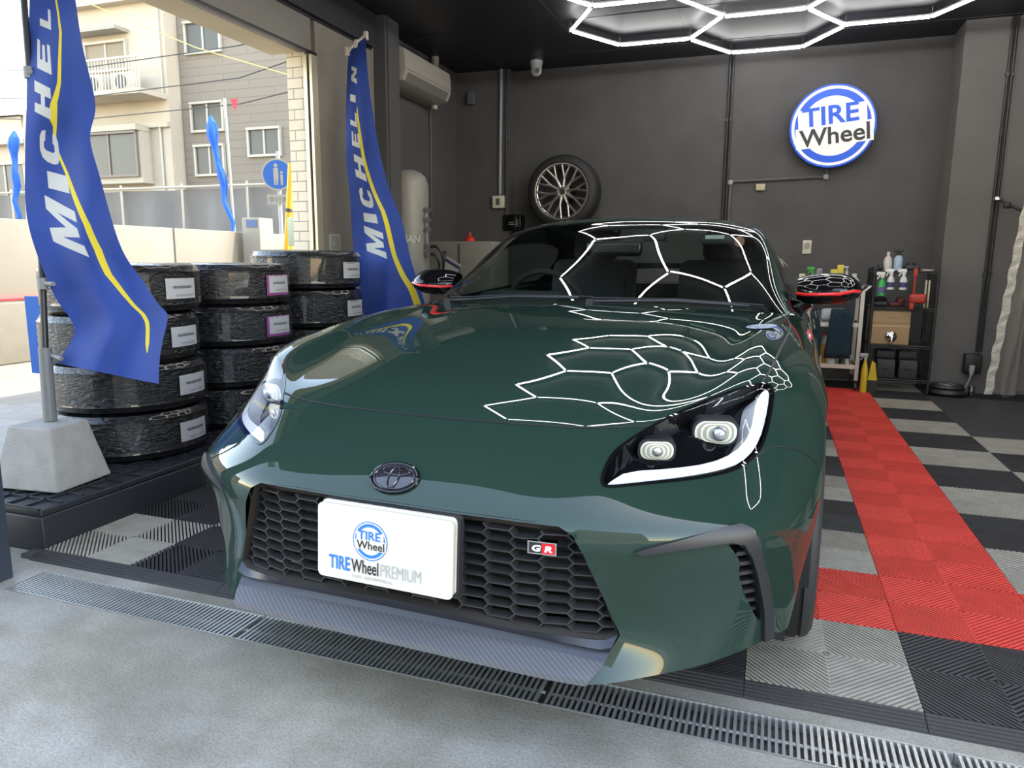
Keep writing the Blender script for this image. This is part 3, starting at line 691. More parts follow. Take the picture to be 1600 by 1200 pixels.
mb.build('plate_print', [m_white, m_blue, m_ink, m_lg], pl, fix=False)
# emblem on the nose
em = empty('emblem', (0, 0, 0)); em.parent = car
te = SF.near([(0, .069, .557)], (0, .1))[0]; Pe, Ne = SF.nrm(0, te[1]); Ne = Ne[0]*(1 if Ne[0][1] < 0 else -1); Pe = Pe[0]
Te = Matrix.Translation((-.018, float(Pe[1]), float(Pe[2]))) @ Matrix.Rotation(-math.atan2(Ne[2], -Ne[1]), 4, 'X')
def ell(a, b, n=48, r=1): return [(a*math.cos(2*PI*i/n), b*math.sin(2*PI*i/n)) for i in range(n)]
EA, EB = .060, .040
mb = MB(); mb.tube([Te @ Vector((x, -.003, z)) for x, z in ell(EA-.003, EB-.003)], .0042, 8, closed=True); mb.build('rim', m_pbk, em)
mb = MB(); V = [Te @ Vector((0, -.007, 0))]; nn_ = 48
for r in (.35, .7, .93): V += [Te @ Vector((x*r, -.007+.004*r**2, z*r)) for x, z in ell(EA, EB)]
F_ = [(0, 1+i, 1+(i+1) % nn_) for i in range(nn_)]+[(1+k*nn_+i, 1+(k+1)*nn_+i, 1+(k+1)*nn_+(i+1) % nn_, 1+k*nn_+(i+1) % nn_) for k in range(2) for i in range(nn_)]
mb.add(V, F_, 0, True); mb.build('face', mat('emblem face', (.02,.018,.025), .1, coat=1), em)
m_dchr = mat('dark chrome', (.045,.042,.055), .15, metal=.6, coat=1)
mb = MB()
mb.tube([Te @ Vector((x, -.0065, z)) for x, z in ell(.049, .031)], .0017, 6, closed=True)
mb.tube([Te @ Vector((x, -.0085, z+.0145)) for x, z in ell(.033, .0115, 32)], .0018, 6, closed=True)
mb.tube([Te @ Vector((x, -.009, z-.002)) for x, z in ell(.0125, .027, 32)], .0018, 6, closed=True)
mb.build('mark', m_dchr, em)
# GR badge on the grille
Tb = TR(.345, .022+.041, .452, 0, -.1); Tb = TR(.335, .046, .461, .10)
mb = MB(); mb.box(-.030, .030, -.004, .012, -.0135, .0135, 0, T=Tb)
for x0, x1, mi in ((-.027, 0, 1), (0, .027, 2)):
    mb.add([Tb @ Vector((a, -.0048, b)) for a, b in ((x0, -.0108), (x1, -.0108), (x1, .0108), (x0, .0108))], [(0,1,2,3)], mi)
flat_text(mb, 'G', Tb @ TR(-.0125, -.0056, -.0062), .0175, .0009, .15, 3, 1.45); flat_text(mb, 'R', Tb @ TR(.0125, -.0056, -.0062), .0175, .0009, .15, 3, 1.45)
mb.build('grille_badge', [m_chrome, m_ink, mat('badge red', (.7,.01,.02), .3), mat('badge white', (.8,.8,.8), .3)], car, fix=False)
# ---- wings: bonnet sticker
ts = SF.near([(.672, 1.08, .829)], R_)[0]; Ps, Ns = SF.nrm(ts[0], ts[1]); Ns = outward(Ps, Ns, None)[0]; Ps = Ps[0]
zx = Vector(Ns); xx = Vector((-.85, -.5, 0)); xx = (xx-zx*xx.dot(zx)).normalized(); yy = zx.cross(xx)
Ts = Matrix((tuple(xx)+(0,), tuple(-zx)+(0,), tuple(yy)+(0,), (0, 0, 0, 1))).transposed(); Ts = Matrix.Translation(tuple(Ps+Ns*.0015)) @ Ts
mb = MB(); roundel(mb, Ts, .045)
mb.build('sticker', [m_white, m_blue, m_ink], car, fix=False)

# ---- greenhouse
ws = [(0, .05), (3.92, .05), (4.0, .5), (4.0, 1.5), (3.9, 2.6), (3.6, 2.80), (2, 2.86), (0, 2.88)]
frit = [(0, -.01), (4.3, -.01), (4.32, .5), (4.3, 2.0), (4.25, 2.80), (4.0, 2.98), (2, 3.0), (0, 3.0)]
win = rnd([(5.35, .55), (6.86, .45), (6.86, 5.9), (6.5, 6.1), (5.5, 5.8), (5.3, 5.0), (5.28, 3.0), (5.28, 1.6)], 1)
rear = rnd([(0, 5.9), (3.4, 5.85), (3.6, 6.2), (3.6, 7.7), (0, 7.75)], 0)
wfr = rnd([(5.15, .2), (6.98, .1), (6.98, 6.2), (6.5, 6.4), (5.35, 6.1), (5.12, 5.2), (5.1, 3.0), (5.1, 1.4)], 1)
P3, N3, f3, i3 = cut(SG, (0, 7, 0, 8), 100, 110, [('glass', ws), ('frit', frit), ('win', win), ('rear', rear), ('wfr', wfr)])
N3 = outward(P3, N3, f3, (0, 2.6, .7)); f3 = orient(P3, N3, f3)
panel('roof_and_pillars', i3 == -1, m_paint, car, P3, N3, f3)
panel('windscreen', i3 == 0, m_glassw, car, P3, N3, f3)
panel('windscreen_border', i3 == 1, m_pbk, car, P3, N3, f3)
panel('rear_window', i3 == 3, m_glasss, car, P3, N3, f3)
for s_ in (1, -1):
    for nm, k_, m_ in (('side_window', 2, m_glasss), ('window_frame', 4, m_pbk)):
        p, n, q = sub(P3, N3, f3[i3 == k_])
        if s_ < 0: p, n, q = flipx(p, n, q)
        mesh_obj(nm, p, q, m_, car, normals=n)
# ---- sides and tail
ra = [tuple(map(float, a)) for a in arch(SS, 3.425, .35, (0, 6))]; ra = [p for p in ra if p[0] < 5.97]; ra = [(6, ra[0][1])]+ra+[(6, ra[-1][1])]
P4, N4, f4, i4 = cut(SS, (0, 6, 0, 10), 50, 110, [('arch', ra)])
N4 = outward(P4, N4, f4, (0, 2.9, .5)); f4 = orient(P4, N4, f4)
for s_ in (1, -1):
    p, n, q = sub(P4, N4, f4[i4 == -1])
    if s_ < 0: p, n, q = flipx(p, n, q)
    mesh_obj('door_and_quarter', p, q, m_paint, car, normals=n)
mb = MB(); mb.box(-.62, .62, 3.75, 4.2, .868, .884); mb.box(-.70, .70, 3.5, 4.0, .862, .878); mb.build('boot_lid', m_paint, car)
mb = MB(); mb.box(-.62, .62, 1.44, 1.60, .835, .841); mb.build('cowl_panel', m_blk, car)
# cabin
cab = empty('cabin', (0, 0, 0)); cab.parent = car
m_cab = mat('cabin trim', (.018,.018,.019), .7); m_seat = mat('seat fabric', (.022,.022,.024), .85, bump=.2, bscale=200)
mb = MB(); mb.box(-.76, .76, 1.5, 3.7, .30, .33); mb.rbox(-.66, .66, 1.60, 2.0, .60, .855, .05); mb.rbox(-.58, -.2, 1.72, 1.95, .80, .895, .03); mb.rbox(-.12, .12, 2.0, 3.0, .33, .62, .04)
mb.box(-.79, -.74, 1.6, 3.4, .33, .83); mb.box(.74, .79, 1.6, 3.4, .33, .83); mb.box(-.7, .7, 3.2, 3.25, .33, .9); mb.build('dashboard_and_trim', m_cab, cab)
for sx in (-.37, .37):
    mb = MB(); mb.rbox(sx-.25, sx+.25, 2.25, 2.75, .40, .55, .06, 0, 4); mb.rbox(sx-.25, sx+.25, -.06, .06, 0, .56, .055, 0, 4, TR(0, 2.78, .50, rx=-.28)); mb.rbox(sx-.21, sx+.21, -.07, -.02, .05, .45, .03, 0, 3, TR(0, 2.78, .50, rx=-.28))
    mb.rbox(sx-.13, sx+.13, -.05, .05, .55, .73, .05, 0, 4, TR(0, 2.78, .50, rx=-.25)); mb.build('seat', m_seat, cab)
mb = MB(); Tw = TR(-.36, 2.05, .815, rx=.38)
mb.tube([Tw @ Vector((.18*math.cos(2*PI*i/40), 0, .18*math.sin(2*PI*i/40))) for i in range(40)], .015, 8, closed=True)
mb.rbox(-.06, .06, -.02, .02, -.05, .05, .02, 0, 3, Tw)
for a in (PI, 0, -PI/2): mb.tube([Tw @ Vector((.04*math.cos(a), 0, .04*math.sin(a))), Tw @ Vector((.18*math.cos(a), 0, .18*math.sin(a)))], .013, 8)
mb.tube([Tw @ Vector((0, 0, 0)), (-.36, 1.90, .74)], .03, 10); mb.build('steering_wheel', m_cab, cab)
mb = MB(); mb.rbox(-.125, .125, -.02, .02, -.035, .035, .02, 0, 4, TR(-.01, 1.93, 1.087)); mb.tube([(0, 1.94, 1.10), (0, 1.97, 1.165)], .008, 8); mb.build('rear_view_mirror', m_pbk, cab)
mb = MB(); mb.rbox(-.05, .05, -.03, .03, -.03, .03, .01, 0, 2, TR(.14, 2.07, 1.15)); mb.build('camera_unit', m_blk, cab)
mb = MB(); mb.rbox(-.07, .07, -.01, .03, -.02, .02, .01, 0, 2, TR(.415, 2.06, 1.125)); mb.build('toll_unit', m_blk, cab)
mb = MB(); mb.add([TR(.405, 2.045, 1.137) @ Vector((a, 0, b)) for a, b in ((-.04,-.008),(.04,-.008),(.04,.008),(-.04,.008))], [(0,1,2,3)])
mb.build('label', mat('pale label', (.6,.6,.58), .6), cab)
mb = MB(); mb.add([(0.505+.022*math.cos(2*PI*i/20), 2.08, 1.118+.022*math.sin(2*PI*i/20)) for i in range(20)], [tuple(range(20))]); mb.build('inspection_sticker', mat('salmon sticker', (.7,.3,.2), .5), cab)
# wipers
for (a, b, c_) in (((-.62,1.52,.862),(-.30,1.455,.888),(-.02,1.44,.892)), ((.03,1.425,.880),(.34,1.455,.888),(.60,1.54,.872))):
    mb = MB(); mb.tube([a, b, c_], .0055, 8); mb.box(-.014, .014, -.014, .014, -.02, .008, T=TR(*a)); 
    mb.tube([tuple(np.array(a)+(.0,.02,.012)), tuple(np.array(b)+(0,.018,.006)), tuple(np.array(c_)+(.05,.015,.004))], .0035, 6); mb.build('wiper', m_blk, car)
# mirrors
def door_mirror(sgn):
    h = empty('door_mirror', (0, 0, 0)); h.parent = car
    # cap: lofted ellipse sections along u
    secs = [(.755,.055,.045,.925,1.88),(.79,.078,.060,.922,1.87),(.85,.088,.066,.925,1.86),(.91,.086,.062,.928,1.865),(.955,.070,.050,.928,1.88),(.98,.045,.032,.925,1.90),(.992,.012,.010,.923,1.915)]
    V = []; n = 24
    for u, a, b, w, v in secs:
        for k in range(n):
            t = 2*PI*k/n; cx = math.copysign(abs(math.cos(t))**1.0, math.cos(t)); cz = math.copysign(abs(math.sin(t))**1.0, math.sin(t))
            V.append((sgn*u, v+a*cx+(.030*cz if cz > 0 else 0)*b/.06, w+b*cz*(1.0 if cz > 0 else .9)))
    F_ = [(i*n+k, i*n+(k+1) % n, (i+1)*n+(k+1) % n, (i+1)*n+k) for i in range(len(secs)-1) for k in range(n)]
    top = [f for f in F_ if np.mean([V[i][2] for i in f]) > .915]; low = [f for f in F_ if np.mean([V[i][2] for i in f]) <= .915]
    e0 = tuple(range(n)); e1 = tuple(range((len(secs)-1)*n, len(secs)*n))
    mb = MB(); mb.add(V, top, 0, True); mb.build('mirror_cap', m_pbk, h)
    mb = MB(); mb.add(V, low+[e0, e1], 0, True); mb.build('mirror_base', m_pbk, h)
    mb = MB(); mb.tube([(sgn*u, v-a*.97-.002, w-.014+(.010 if u > .95 else 0)) for u, a, b, w, v in secs[:-1]], .0065, 8); mb.build('red_stripe', m_red, h)
    mb = MB(); mb.tube([(sgn*.80, 1.90, .88), (sgn*.76, 1.90, .85), (sgn*.735, 1.92, .80), (sgn*.78, 1.93, .77)], [.03,.026,.028,.02], 12); mb.build('mirror_arm', m_pbk, h)
for sg in (1, -1): door_mirror(sg)
# wheels
def wheel(u, v, sgn, nm='wheel', full=True):
    h = empty(nm, (u, v, .315)); h.parent = car
    R, w = .315, .215
    prof = [(.236,-w/2+.012),(.245,-w/2),(.285,-w/2+.002),(.305,-w/2+.014),(.3125,-w/2+.03)]
    mb = MB(); n = 72; pr_ = []
    for g0 in np.linspace(-w/2+.03, w/2-.03, 5):
        pr_ += [(.3145, g0+.003), (.3145, g0+.027)] if g0 < w/2-.031 else []
        if g0 < w/2-.06: pr_ += [(.3075, g0+.029), (.3075, g0+.034)]
    prof = prof+pr_+[(.3125, w/2-.03),(.305,w/2-.014),(.285,w/2-.002),(.245,w/2),(.236,w/2-.012)]
    T = Matrix.Rotation(PI/2, 4, 'Y')
    mb.lathe(prof, n, T); mb.build('tyre', m_rub, h)
    mb = MB(); mb.lathe([(.236,-w/2+.01),(.225,-w/2+.02),(.215,0),(.225,w/2-.02),(.236,w/2-.01),(.228,w/2-.012),(.21,0),(.228,-w/2+.012)], 48, T)
    for k in range(10):
        a = 2*PI*k/10; x = sgn*(w/2-.045)
        mb.tube([(x+.012*sgn, .05*math.cos(a), .05*math.sin(a)), (x, .222*math.cos(a+.06), .222*math.sin(a+.06))], .011, 8)
    mb.lathe([(.0001,.03),(.05,.028),(.065,.0),(.0001,0)], 24, T if sgn > 0 else T @ Matrix.Rotation(PI, 4, 'X')); mb.build('rim', mat('dark alloy', (.06,.06,.065), .3, metal=.8), h)
for sg in (1, -1):
    wheel(sg*.760, .85, sg); wheel(sg*.765, 3.425, sg)
for sg in (1, -1):
    for v0, R_w in ((.85, .342), (3.425, .347)):
        mb = MB(); pts = [(R_w*math.cos(a), R_w*math.sin(a)) for a in np.linspace(-.15, PI+.15, 25)]
        V = [(sg*.52, v0+y, .315+z) for y, z in pts]+[(sg*.845, v0+y, .315+z) for y, z in pts]; k = len(pts)
        mb.add(V, [(i, i+1, i+1+k, i+k) for i in range(k-1)]+[tuple(range(k))]); mb.build('wheel_well', m_dark, car)
# side reflector / fender badge
mb = MB(); mb.build('x', m_red) if 0 else None
for sg in (1, -1):
    q = SF.near([(.80*1, 1.40, .80), (.80, 1.33, .79), (.80, 1.27, .775)], R_); P_, N_ = SF.nrm(q[:, 0], q[:, 1])
    mb = MB(); mb.tube([(sg*a[0], a[1], a[2]) for a in P_], [.004, .008, .005], 8); mb.build('fender_badge', m_red, car)
# ================================================================ THINGS IN THE GARAGE
# ceiling light: honeycomb of light bars
m_led = mat('light bar', (.9,.9,.9), .4, emit=(1,.985,.96), es=19)
m_ledh = mat('light bar housing', (.5,.5,.5), .4)
A_ = .572; hx = []
for c, y0 in ((-1.423, 4.08), (-.565, 4.60), (.293, 4.08)):
    for k in range(4): hx.append((c, y0-.991*k))
for k in range(3): hx.append((1.151, 3.59-.991*k))
for k in range(3): hx.append((2.009, 3.09-.991*k))  # unseen column, added to brighten the right wall and pillar
ed = {}
for cx, cy in hx:
    h = [(cx+A_*math.cos(PI/3*q), cy+A_*math.sin(PI/3*q)*1.0) for q in range(6)]
    for q in range(6):
        a, b = h[q], h[(q+1) % 6]; key = tuple(sorted([(round(a[0], 1), round(a[1], 1)), (round(b[0], 1), round(b[1], 1))]))
        if key not in ed: ed[key] = (a, b)
lt = empty('honeycomb_light', (0, 0, 2.8), 0, 'bright white honeycomb of light bars hung under the dark ceiling', 'light')
for a, b in ed.values():
    d = Vector((b[0]-a[0], b[1]-a[1], 0)); L_ = d.length; T = TR((a[0]+b[0])/2, (a[1]+b[1])/2, 0, math.atan2(d.y, d.x))
    mb = MB(); mb.rbox(-L_/2+.012, L_/2-.012, -.0095, .0095, -.012, .006, .006, 0, 2, T); mb.box(-L_/2+.012, L_/2-.012, -.0095, .0095, .0065, .018, 1, T=T)
    mb.build('light_bar', [m_led, m_ledh], lt)
mb = MB(); seen = set()
for e in ed.values():
    for p in e:
        k = (round(p[0], 1), round(p[1], 1))
        if k in seen: continue
        seen.add(k); mb.cyl((p[0], p[1], -.013), (p[0], p[1], .02), .017, 12); mb.cyl((p[0], p[1], .018), (p[0], p[1], .0695), .0015, 6)
mb.build('joints', mat('light joint', (.6,.6,.6), .4), lt)
# glass-fronted round shop sign on the back wall
sg_ = empty('round_sign', (.008, 5.33, 2.185), 0, 'round white and blue shop sign reading TIRE Wheel high on the dark back wall', 'sign')
m_sw = mat('lit sign white', (.8,.8,.78), .4, emit=(1,1,.98), es=.16); m_sb = mat('lit sign blue', (.006,.095,.62), .4, emit=(.005,.09,.8), es=.16)
mb = MB(); mb.lathe([(.0001,-.035),(.335,-.035),(.345,-.028),(.345,.05),(.0001,.05)], 64, Matrix.Rotation(-PI/2, 4, 'X')); mb.build('case', mat('sign rim blue', (.012,.13,.6), .35), sg_)
mb = MB(); roundel(mb, TR(0, -.052, 0) @ Matrix.Rotation(-.10, 4, 'Y'), .343); mb.build('face', [m_sw, m_sb, m_ink], sg_, fix=False)
# conduits on the back wall
m_pipe = mat('black conduit', (.014,.014,.015), .4)
def pipe(name, runs, label, r=.011, m=m_pipe, cat='conduit', group=None, clips=()):
    mb = MB()
    for q in runs: mb.tube(q, r, 8)
    for c in clips: mb.box(c[0]-r*1.8, c[0]+r*1.8, c[1]-r, c[1]+r*1.1, c[2]-.012, c[2]+.012)
    return tag(mb.build(name, m), label, cat, group)
pipe('wall_conduit', [[(-.870,5.386,2.868),(-.870,5.386,.02)]], 'thin black vertical conduit on back wall, left one of the close pair', clips=[(-.870,5.386,2.3),(-.870,5.386,1.2)])
pipe('wall_conduit', [[(-.842,5.386,2.868),(-.842,5.386,.02)]], 'thin black vertical conduit on back wall, right one of the close pair', clips=[(-.842,5.386,2.3),(-.842,5.386,1.2)])
m_gp = mat('grey conduit', (.11,.11,.115), .45); m_el = mat('grey elbow', (.30,.30,.31), .45)
e1 = empty('sign_conduit', (0, 0, 0), 0, 'grey conduit with elbows running from the black pair to under the round sign', 'conduit')
mb = MB(); mb.tube([(-.812,5.384,.02),(-.812,5.384,1.745)], .012, 8); mb.tube([(-.812,5.384,1.755),(-.02,5.384,1.775)], .012, 8); mb.tube([(-.005,5.384,1.79),(-.005,5.384,1.86)], .012, 8); mb.build('pipe', m_gp, e1)
for c in ((-.812, 1.75), (-.007, 1.775)):
    mb = MB(); mb.rbox(c[0]-.022, c[0]+.022, 5.368, 5.399, c[1]-.022, c[1]+.022, .008); mb.build('elbow', m_el, e1)
mb = MB(); mb.rbox(-.588, -.508, 5.37, 5.399, 1.672, 1.728, .004); tag(mb.build('junction_box', mat('cream plastic', (.55,.48,.34), .5)), 'small cream junction box under the horizontal grey conduit on back wall', 'box')
o_ = empty('wall_outlet', (-.12, 5.399, 1.168), 0, 'white wall outlet with round cover low on back wall beside the pump bottles', 'outlet')
mb = MB(); mb.rbox(-.037, .037, -.012, 0, -.06, .06, .004); mb.build('plate', mat('warm white plastic', (.66,.62,.52), .4), o_)
mb = MB(); mb.cyl((0, -.012, .015), (0, -.025, .015), .026, 20); mb.build('cover', mat('outlet grey', (.35,.33,.30), .3), o_)
for x, lb in ((1.222, 'right one of the pair'), (1.195, 'left one of the pair')):
    pipe('wall_conduit', [[(x,4.987,2.868),(x,4.987,.33)]], 'thin black vertical conduit on the right pillar, '+lb, .010, clips=[(x,4.987,2.45),(x,4.987,.95)])
o_ = empty('socket_box', (1.168, 4.96, .235), 0, 'black power socket box low on the right pillar below the conduits', 'socket')
mb = MB(); mb.rbox(-.062, .062, -.03, .039, -.075, .08, .01); mb.build('case', m_pipe, o_)
mb = MB(); mb.lathe([(.0001,-.05),(.012,-.05),(.02,-.01),(.022,.03),(.0001,.03)], 14, TR(-.01, -.05, -.04)); mb.tube([(-.01,-.05,-.09),(-.03,-.06,-.15),(-.05,-.04,-.232)], .005, 6); mb.build('plug', mat('off white rubber', (.45,.43,.40), .5), o_)
# left corner
m_wc = mat('pale conduit', (.30,.31,.34), .45)
pipe('pale_conduit', [[(-3.01,5.262,2.868),(-3.02,5.262,1.68)]], 'pale grey square conduit dropping from the ceiling to the wall switch', .016, m_wc)
pipe('dark_conduit', [[(-2.955,5.266,2.868),(-2.955,5.266,1.5)]], 'thin black conduit just right of the pale one in left corner', .010)
o_ = empty('wall_switch', (-3.03, 5.279, 1.61), 0, 'white switch box at the lower end of the pale conduit', 'switch')
mb = MB(); mb.rbox(-.062, .062, -.045, 0, -.06, .06, .006); mb.build('plate', mat('warm white plastic', (.66,.62,.52), .4), o_)
mb = MB(); mb.rbox(-.02, .02, -.052, -.04, -.032, .032, .004); mb.build('rocker', mat('switch grey', (.12,.12,.12), .4), o_)
o_ = empty('key_box', (-2.89, 5.35, 1.405), 0, 'glossy black box on back wall between the switch and the mounted wheel', 'box')
mb = MB(); mb.rbox(-.095, .095, -.10, .049, -.08, .08, .01); mb.build('case', m_pbk, o_)
mb = MB(); mb.box(-.03, .05, -.103, -.099, -.02, -.012); mb.box(-.03, .02, -.103, -.099, .0, .006); mb.build('marks', mat('dim grey', (.3,.3,.3), .5), o_)
mb = MB(); mb.rbox(-3.365, -3.285, 5.23, 5.279, 2.555, 2.68, .006); mb.box(-3.35, -3.33, 5.225, 5.231, 2.57, 2.66); tag(mb.build('sensor_box', mat('dark grey box', (.10,.10,.105), .5)), 'small dark grey box high in the left corner right of air conditioner', 'box')
pipe('wall_tube', [[(-3.489,4.66,2.40),(-3.489,4.66,1.45)]], 'grey tube down the left wall from air conditioner to the tank fittings', .011, m_gp)
# dome camera
o_ = empty('security_camera', (-2.595, 5.09, 2.869), 0, 'white dome security camera on the ceiling above the mounted wheel', 'camera')
m_cw = mat('camera white', (.55,.55,.56), .35)
mb = MB(); mb.lathe([(.0001,0),(.058,0),(.060,-.02),(.052,-.045),(.050,-.075)], 28); mb.build('housing', m_cw, o_)
mb = MB(); mb.lathe([(.0001,.052),(.025,.046),(.042,.032),(.052,.0),(.045,-.028),(.026,-.046),(.0001,-.053)], 28, TR(0, -.004, -.085)); mb.build('ball', m_cw, o_)
mb = MB(); mb.cyl((.018, -.045, -.095), (.026, -.062, -.10), .021, 20); mb.build('eye', m_pbk, o_)
# air conditioner
ac = empty('air_conditioner', (-3.499, 3.72, 2.42), 0, 'white wall-mounted air conditioner high on the left wall behind the column', 'air conditioner')
m_ac = mat('air conditioner plastic', (.40,.38,.33), .45)
pr_ = [(0,.30),(.19,.295),(.235,.27),(.245,.20),(.245,.10),(.215,.035),(.13,.0),(0,.0)]
mb = MB(); V = [(x, y, z) for y in (0, .88) for x, z in pr_]; n = len(pr_); mb.add(V, [(i, (i+1) % n, (i+1) % n+n, i+n) for i in range(n)], 0); mb.add(V, [tuple(range(n))[::-1], tuple(range(n, 2*n))]); mb.build('casing', m_ac, ac)
mb = MB(); mb.box(.2462, .2475, .02, .86, .118, .124); mb.add([(.2155+.001,.05,.036),(.2155+.001,.83,.036),(.2462,.83,.098),(.2462,.05,.098)], [(0,1,2,3)]); mb.build('flap_gap', mat('flap shade grey', (.20,.19,.17), .5), ac)
mb = MB(); mb.tube([(.10,.84,.0),(.10,.84,-.035)], .03, 12); mb.tube([(.06,.875,.22),(.06,.95,.26),(.06,.95,.448)], .035, 12); mb.build('pipe_cover', m_ac, ac)
# compressor tank
tk = empty('air_tank', (-3.325, 3.885, 0), 0, 'tall grey vertical air receiver tank with BAN lettering behind the column', 'tank'); tk.scale = (.86, .86, 1)
m_tank = mat('tank grey', (.30,.285,.25), .4)
mb = MB(); mb.lathe([(.0001,1.775),(.06,1.770),(.12,1.75),(.165,1.715),(.188,1.66),(.192,1.60),(.192,.35),(.18,.28),(.12,.22),(.0001,.19)], 40); mb.build('shell', m_tank, tk)
for k in range(3):
    a = 2*PI*k/3+.4; mb = MB(); mb.box(-.03, .03, -.01, .01, -.0185, .36, T=TR(.17*math.cos(a), .17*math.sin(a), 0, a)); mb.build('leg', m_tank, tk)
mb = MB(); flat_text(mb, 'BAN', TR(.10, -.1665, 1.175, .62), .085, .002, .2, 0, 1); mb.build('lettering', mat('lettering grey', (.5,.5,.5), .4), tk, fix=False)
m_brass = mat('fitting metal', (.35,.35,.36), .3, metal=.8)
mb = MB()
for z in (1.44, 1.36, 1.28, 1.14, 1.08): mb.cyl((.185, -.05, z), (.235, -.06, z), .016, 12); mb.cyl((.235, -.075, z), (.235, -.045, z), .024, 14)
mb.tube([(.215,-.055,1.48),(.215,-.055,1.05)], .011, 8); mb.build('valves', m_brass, tk)
mb = MB(); mb.tube(rnd([(.235,-.06,1.14),(.33,-.05,1.15),(.38,-.02,1.05),(.36,0,.93),(.26,.02,.80)], 2, False), .013, 8); mb.build('hose', m_pipe, tk)
mb = MB(); mb.tube(rnd([(.235,-.06,1.08),(.30,-.05,1.08),(.335,-.02,1.0),(.31,0,.90),(.22,.02,.78)], 2, False), .013, 8); mb.build('hose', m_pipe, tk)
# machine cabinet
mc = empty('machine_cabinet', (-3.15, 4.72, 0), 0, 'grey machine cabinet behind the car beside the air tank', 'cabinet')
m_mc = mat('machine grey', (.24,.22,.19), .5, noise=.06)
mb = MB(); mb.rbox(-.33, .33, -.17, .25, -.0185, 1.205, .015); mb.build('body', m_mc, mc)
mb = MB(); mb.box(-.02, .0, -.174, -.169, .05, 1.18); mb.rbox(-.17, -.13, -.185, -.165, 1.09, 1.12, .008); mb.build('door_seam', mat('seam dark', (.06,.06,.06), .5), mc)
mb = MB(); mb.box(-.09, .08, -.178, -.175, -.12, .12, T=TR(-.11, 0, .92, 0, 0, .5)); mb.box(-.09, .08, -.1785, -.178, .07, .10, 1, T=TR(-.11, 0, .92, 0, 0, .5)); mb.build('notice', [mat('paper', (.5,.49,.44), .7), mat('paper band', (.05,.05,.12), .7)], mc)
o_ = empty('red_bottle', (-3.12, 4.72, 1.205), 0, 'small red squeeze bottle standing on the machine cabinet', 'bottle')
mb = MB(); mb.lathe([(.0001,0),(.05,0),(.05,.03),(.02,.05),(.012,.07),(.005,.09),(.0001,.09)], 18); mb.build('bottle_body', mat('red plastic', (.6,.03,.02), .4), o_)
# wheel mounted on the back wall
wh = empty('mounted_wheel', (-2.335, 5.08, 1.682), 0, 'silver multi-spoke alloy wheel with tyre mounted on the back wall', 'wheel')
Tw = Matrix.Rotation(-PI/2, 4, 'X')       # lathe axis z -> +y ; heights below run from face (0) backwards
m_al = mat('brushed alloy', (.50,.49,.46), .28, metal=.9)
mb = MB(); mb.lathe([(.262,.02),(.275,.0),(.31,.005),(.338,.03),(.345,.06),(.345,.20),(.335,.235),(.30,.25),(.265,.24)], 64, Tw); mb.build('tyre', m_rub, wh)
mb = MB(); mb.lathe([(.268,.012),(.262,.004),(.252,.006),(.246,.03),(.236,.06),(.232,.2),(.262,.235)], 64, Tw); mb.lathe([(.245,.018),(.238,.022),(.236,.035)], 64, Tw); mb.build('rim', m_al, wh)
mb = MB(); mb.lathe([(.0001,.045),(.035,.045),(.06,.05),(.07,.06),(.07,.12),(.0001,.12)], 32, Tw)
for k in range(5):
    a = 2*PI*k/5+.3; mb.cyl((.05*math.cos(a), .046, .05*math.sin(a)), (.05*math.cos(a), .056, .05*math.sin(a)), .009, 10)
mb.build('hub', m_al, wh)
for k in range(10):
    a = 2*PI*k/10+.157; mb = MB(); c, s = math.cos, math.sin
    m0 = (.045*c(a), .05, .045*s(a)); m1 = (.125*c(a), .042, .125*s(a)); mb.tube([m0, m1], [.019,.014], 8)
    for d in (-.16, .16): mb.tube([m1, (.25*c(a+d), .02, .25*s(a+d))], [.0125,.0105], 8)
    mb.build('spoke', m_al, wh)
mb = MB(); mb.cyl((0, .044, 0), (0, .036, 0), .028, 24); mb.build('centre_cap', m_ink, wh)
mb = MB(); mb.box(-.06, .06, .12, .318, -.06, .06); mb.box(-.025, .025, .26, .318, -.37, -.05); mb.box(-.20, .20, .03, .318, -.375, -.347); mb.build('wall_bracket', m_pipe, wh)
# ---------- right-hand side: rolling cart
ct = empty('rolling_cart', (0.085, 4.87, 0), 0, 'chrome wire rolling cart with two shelves against the back wall', 'cart')
m_cr = mat('cart metal', (.48,.46,.42), .3, metal=.7)
for sx in (-.21, .21):
    for sy in (-.18, .18):
        mb = MB(); mb.box(sx-.014, sx+.014, sy-.014, sy+.014, .085, .80); mb.build('post', m_cr, ct)
        mb = MB(); mb.lathe([(.0001,-.011),(.026,-.011),(.03,-.006),(.03,.006),(.026,.011),(.0001,.011)], 18, TR(sx, sy, .031) @ Matrix.Rotation(PI/2, 4, 'Y')); mb.box(sx-.004, sx+.004, sy-.015, sy+.015, .05, .09); mb.build('caster', mat('caster dark', (.03,.03,.03), .4), ct)
for z in (.19, .53, .785):
    mb = MB(); mb.box(-.20, .20, -.17, .17, z-.004, z+.002)
    for q in (-.18, .18): mb.box(-.21, .21, q-.008, q+.008, z-.012, z+.022); mb.box(q*1.17-.008, q*1.17+.008, -.18, .18, z-.012, z+.022)
    mb.build('shelf_tray', mat('tray metal', (.55,.50,.42), .35, metal=.3), ct)
mb = MB(); mb.tube([(.21,-.18,.80),(.26,-.18,.845),(.26,.18,.845),(.21,.18,.80)], .009, 8); mb.build('handle', m_cr, ct)
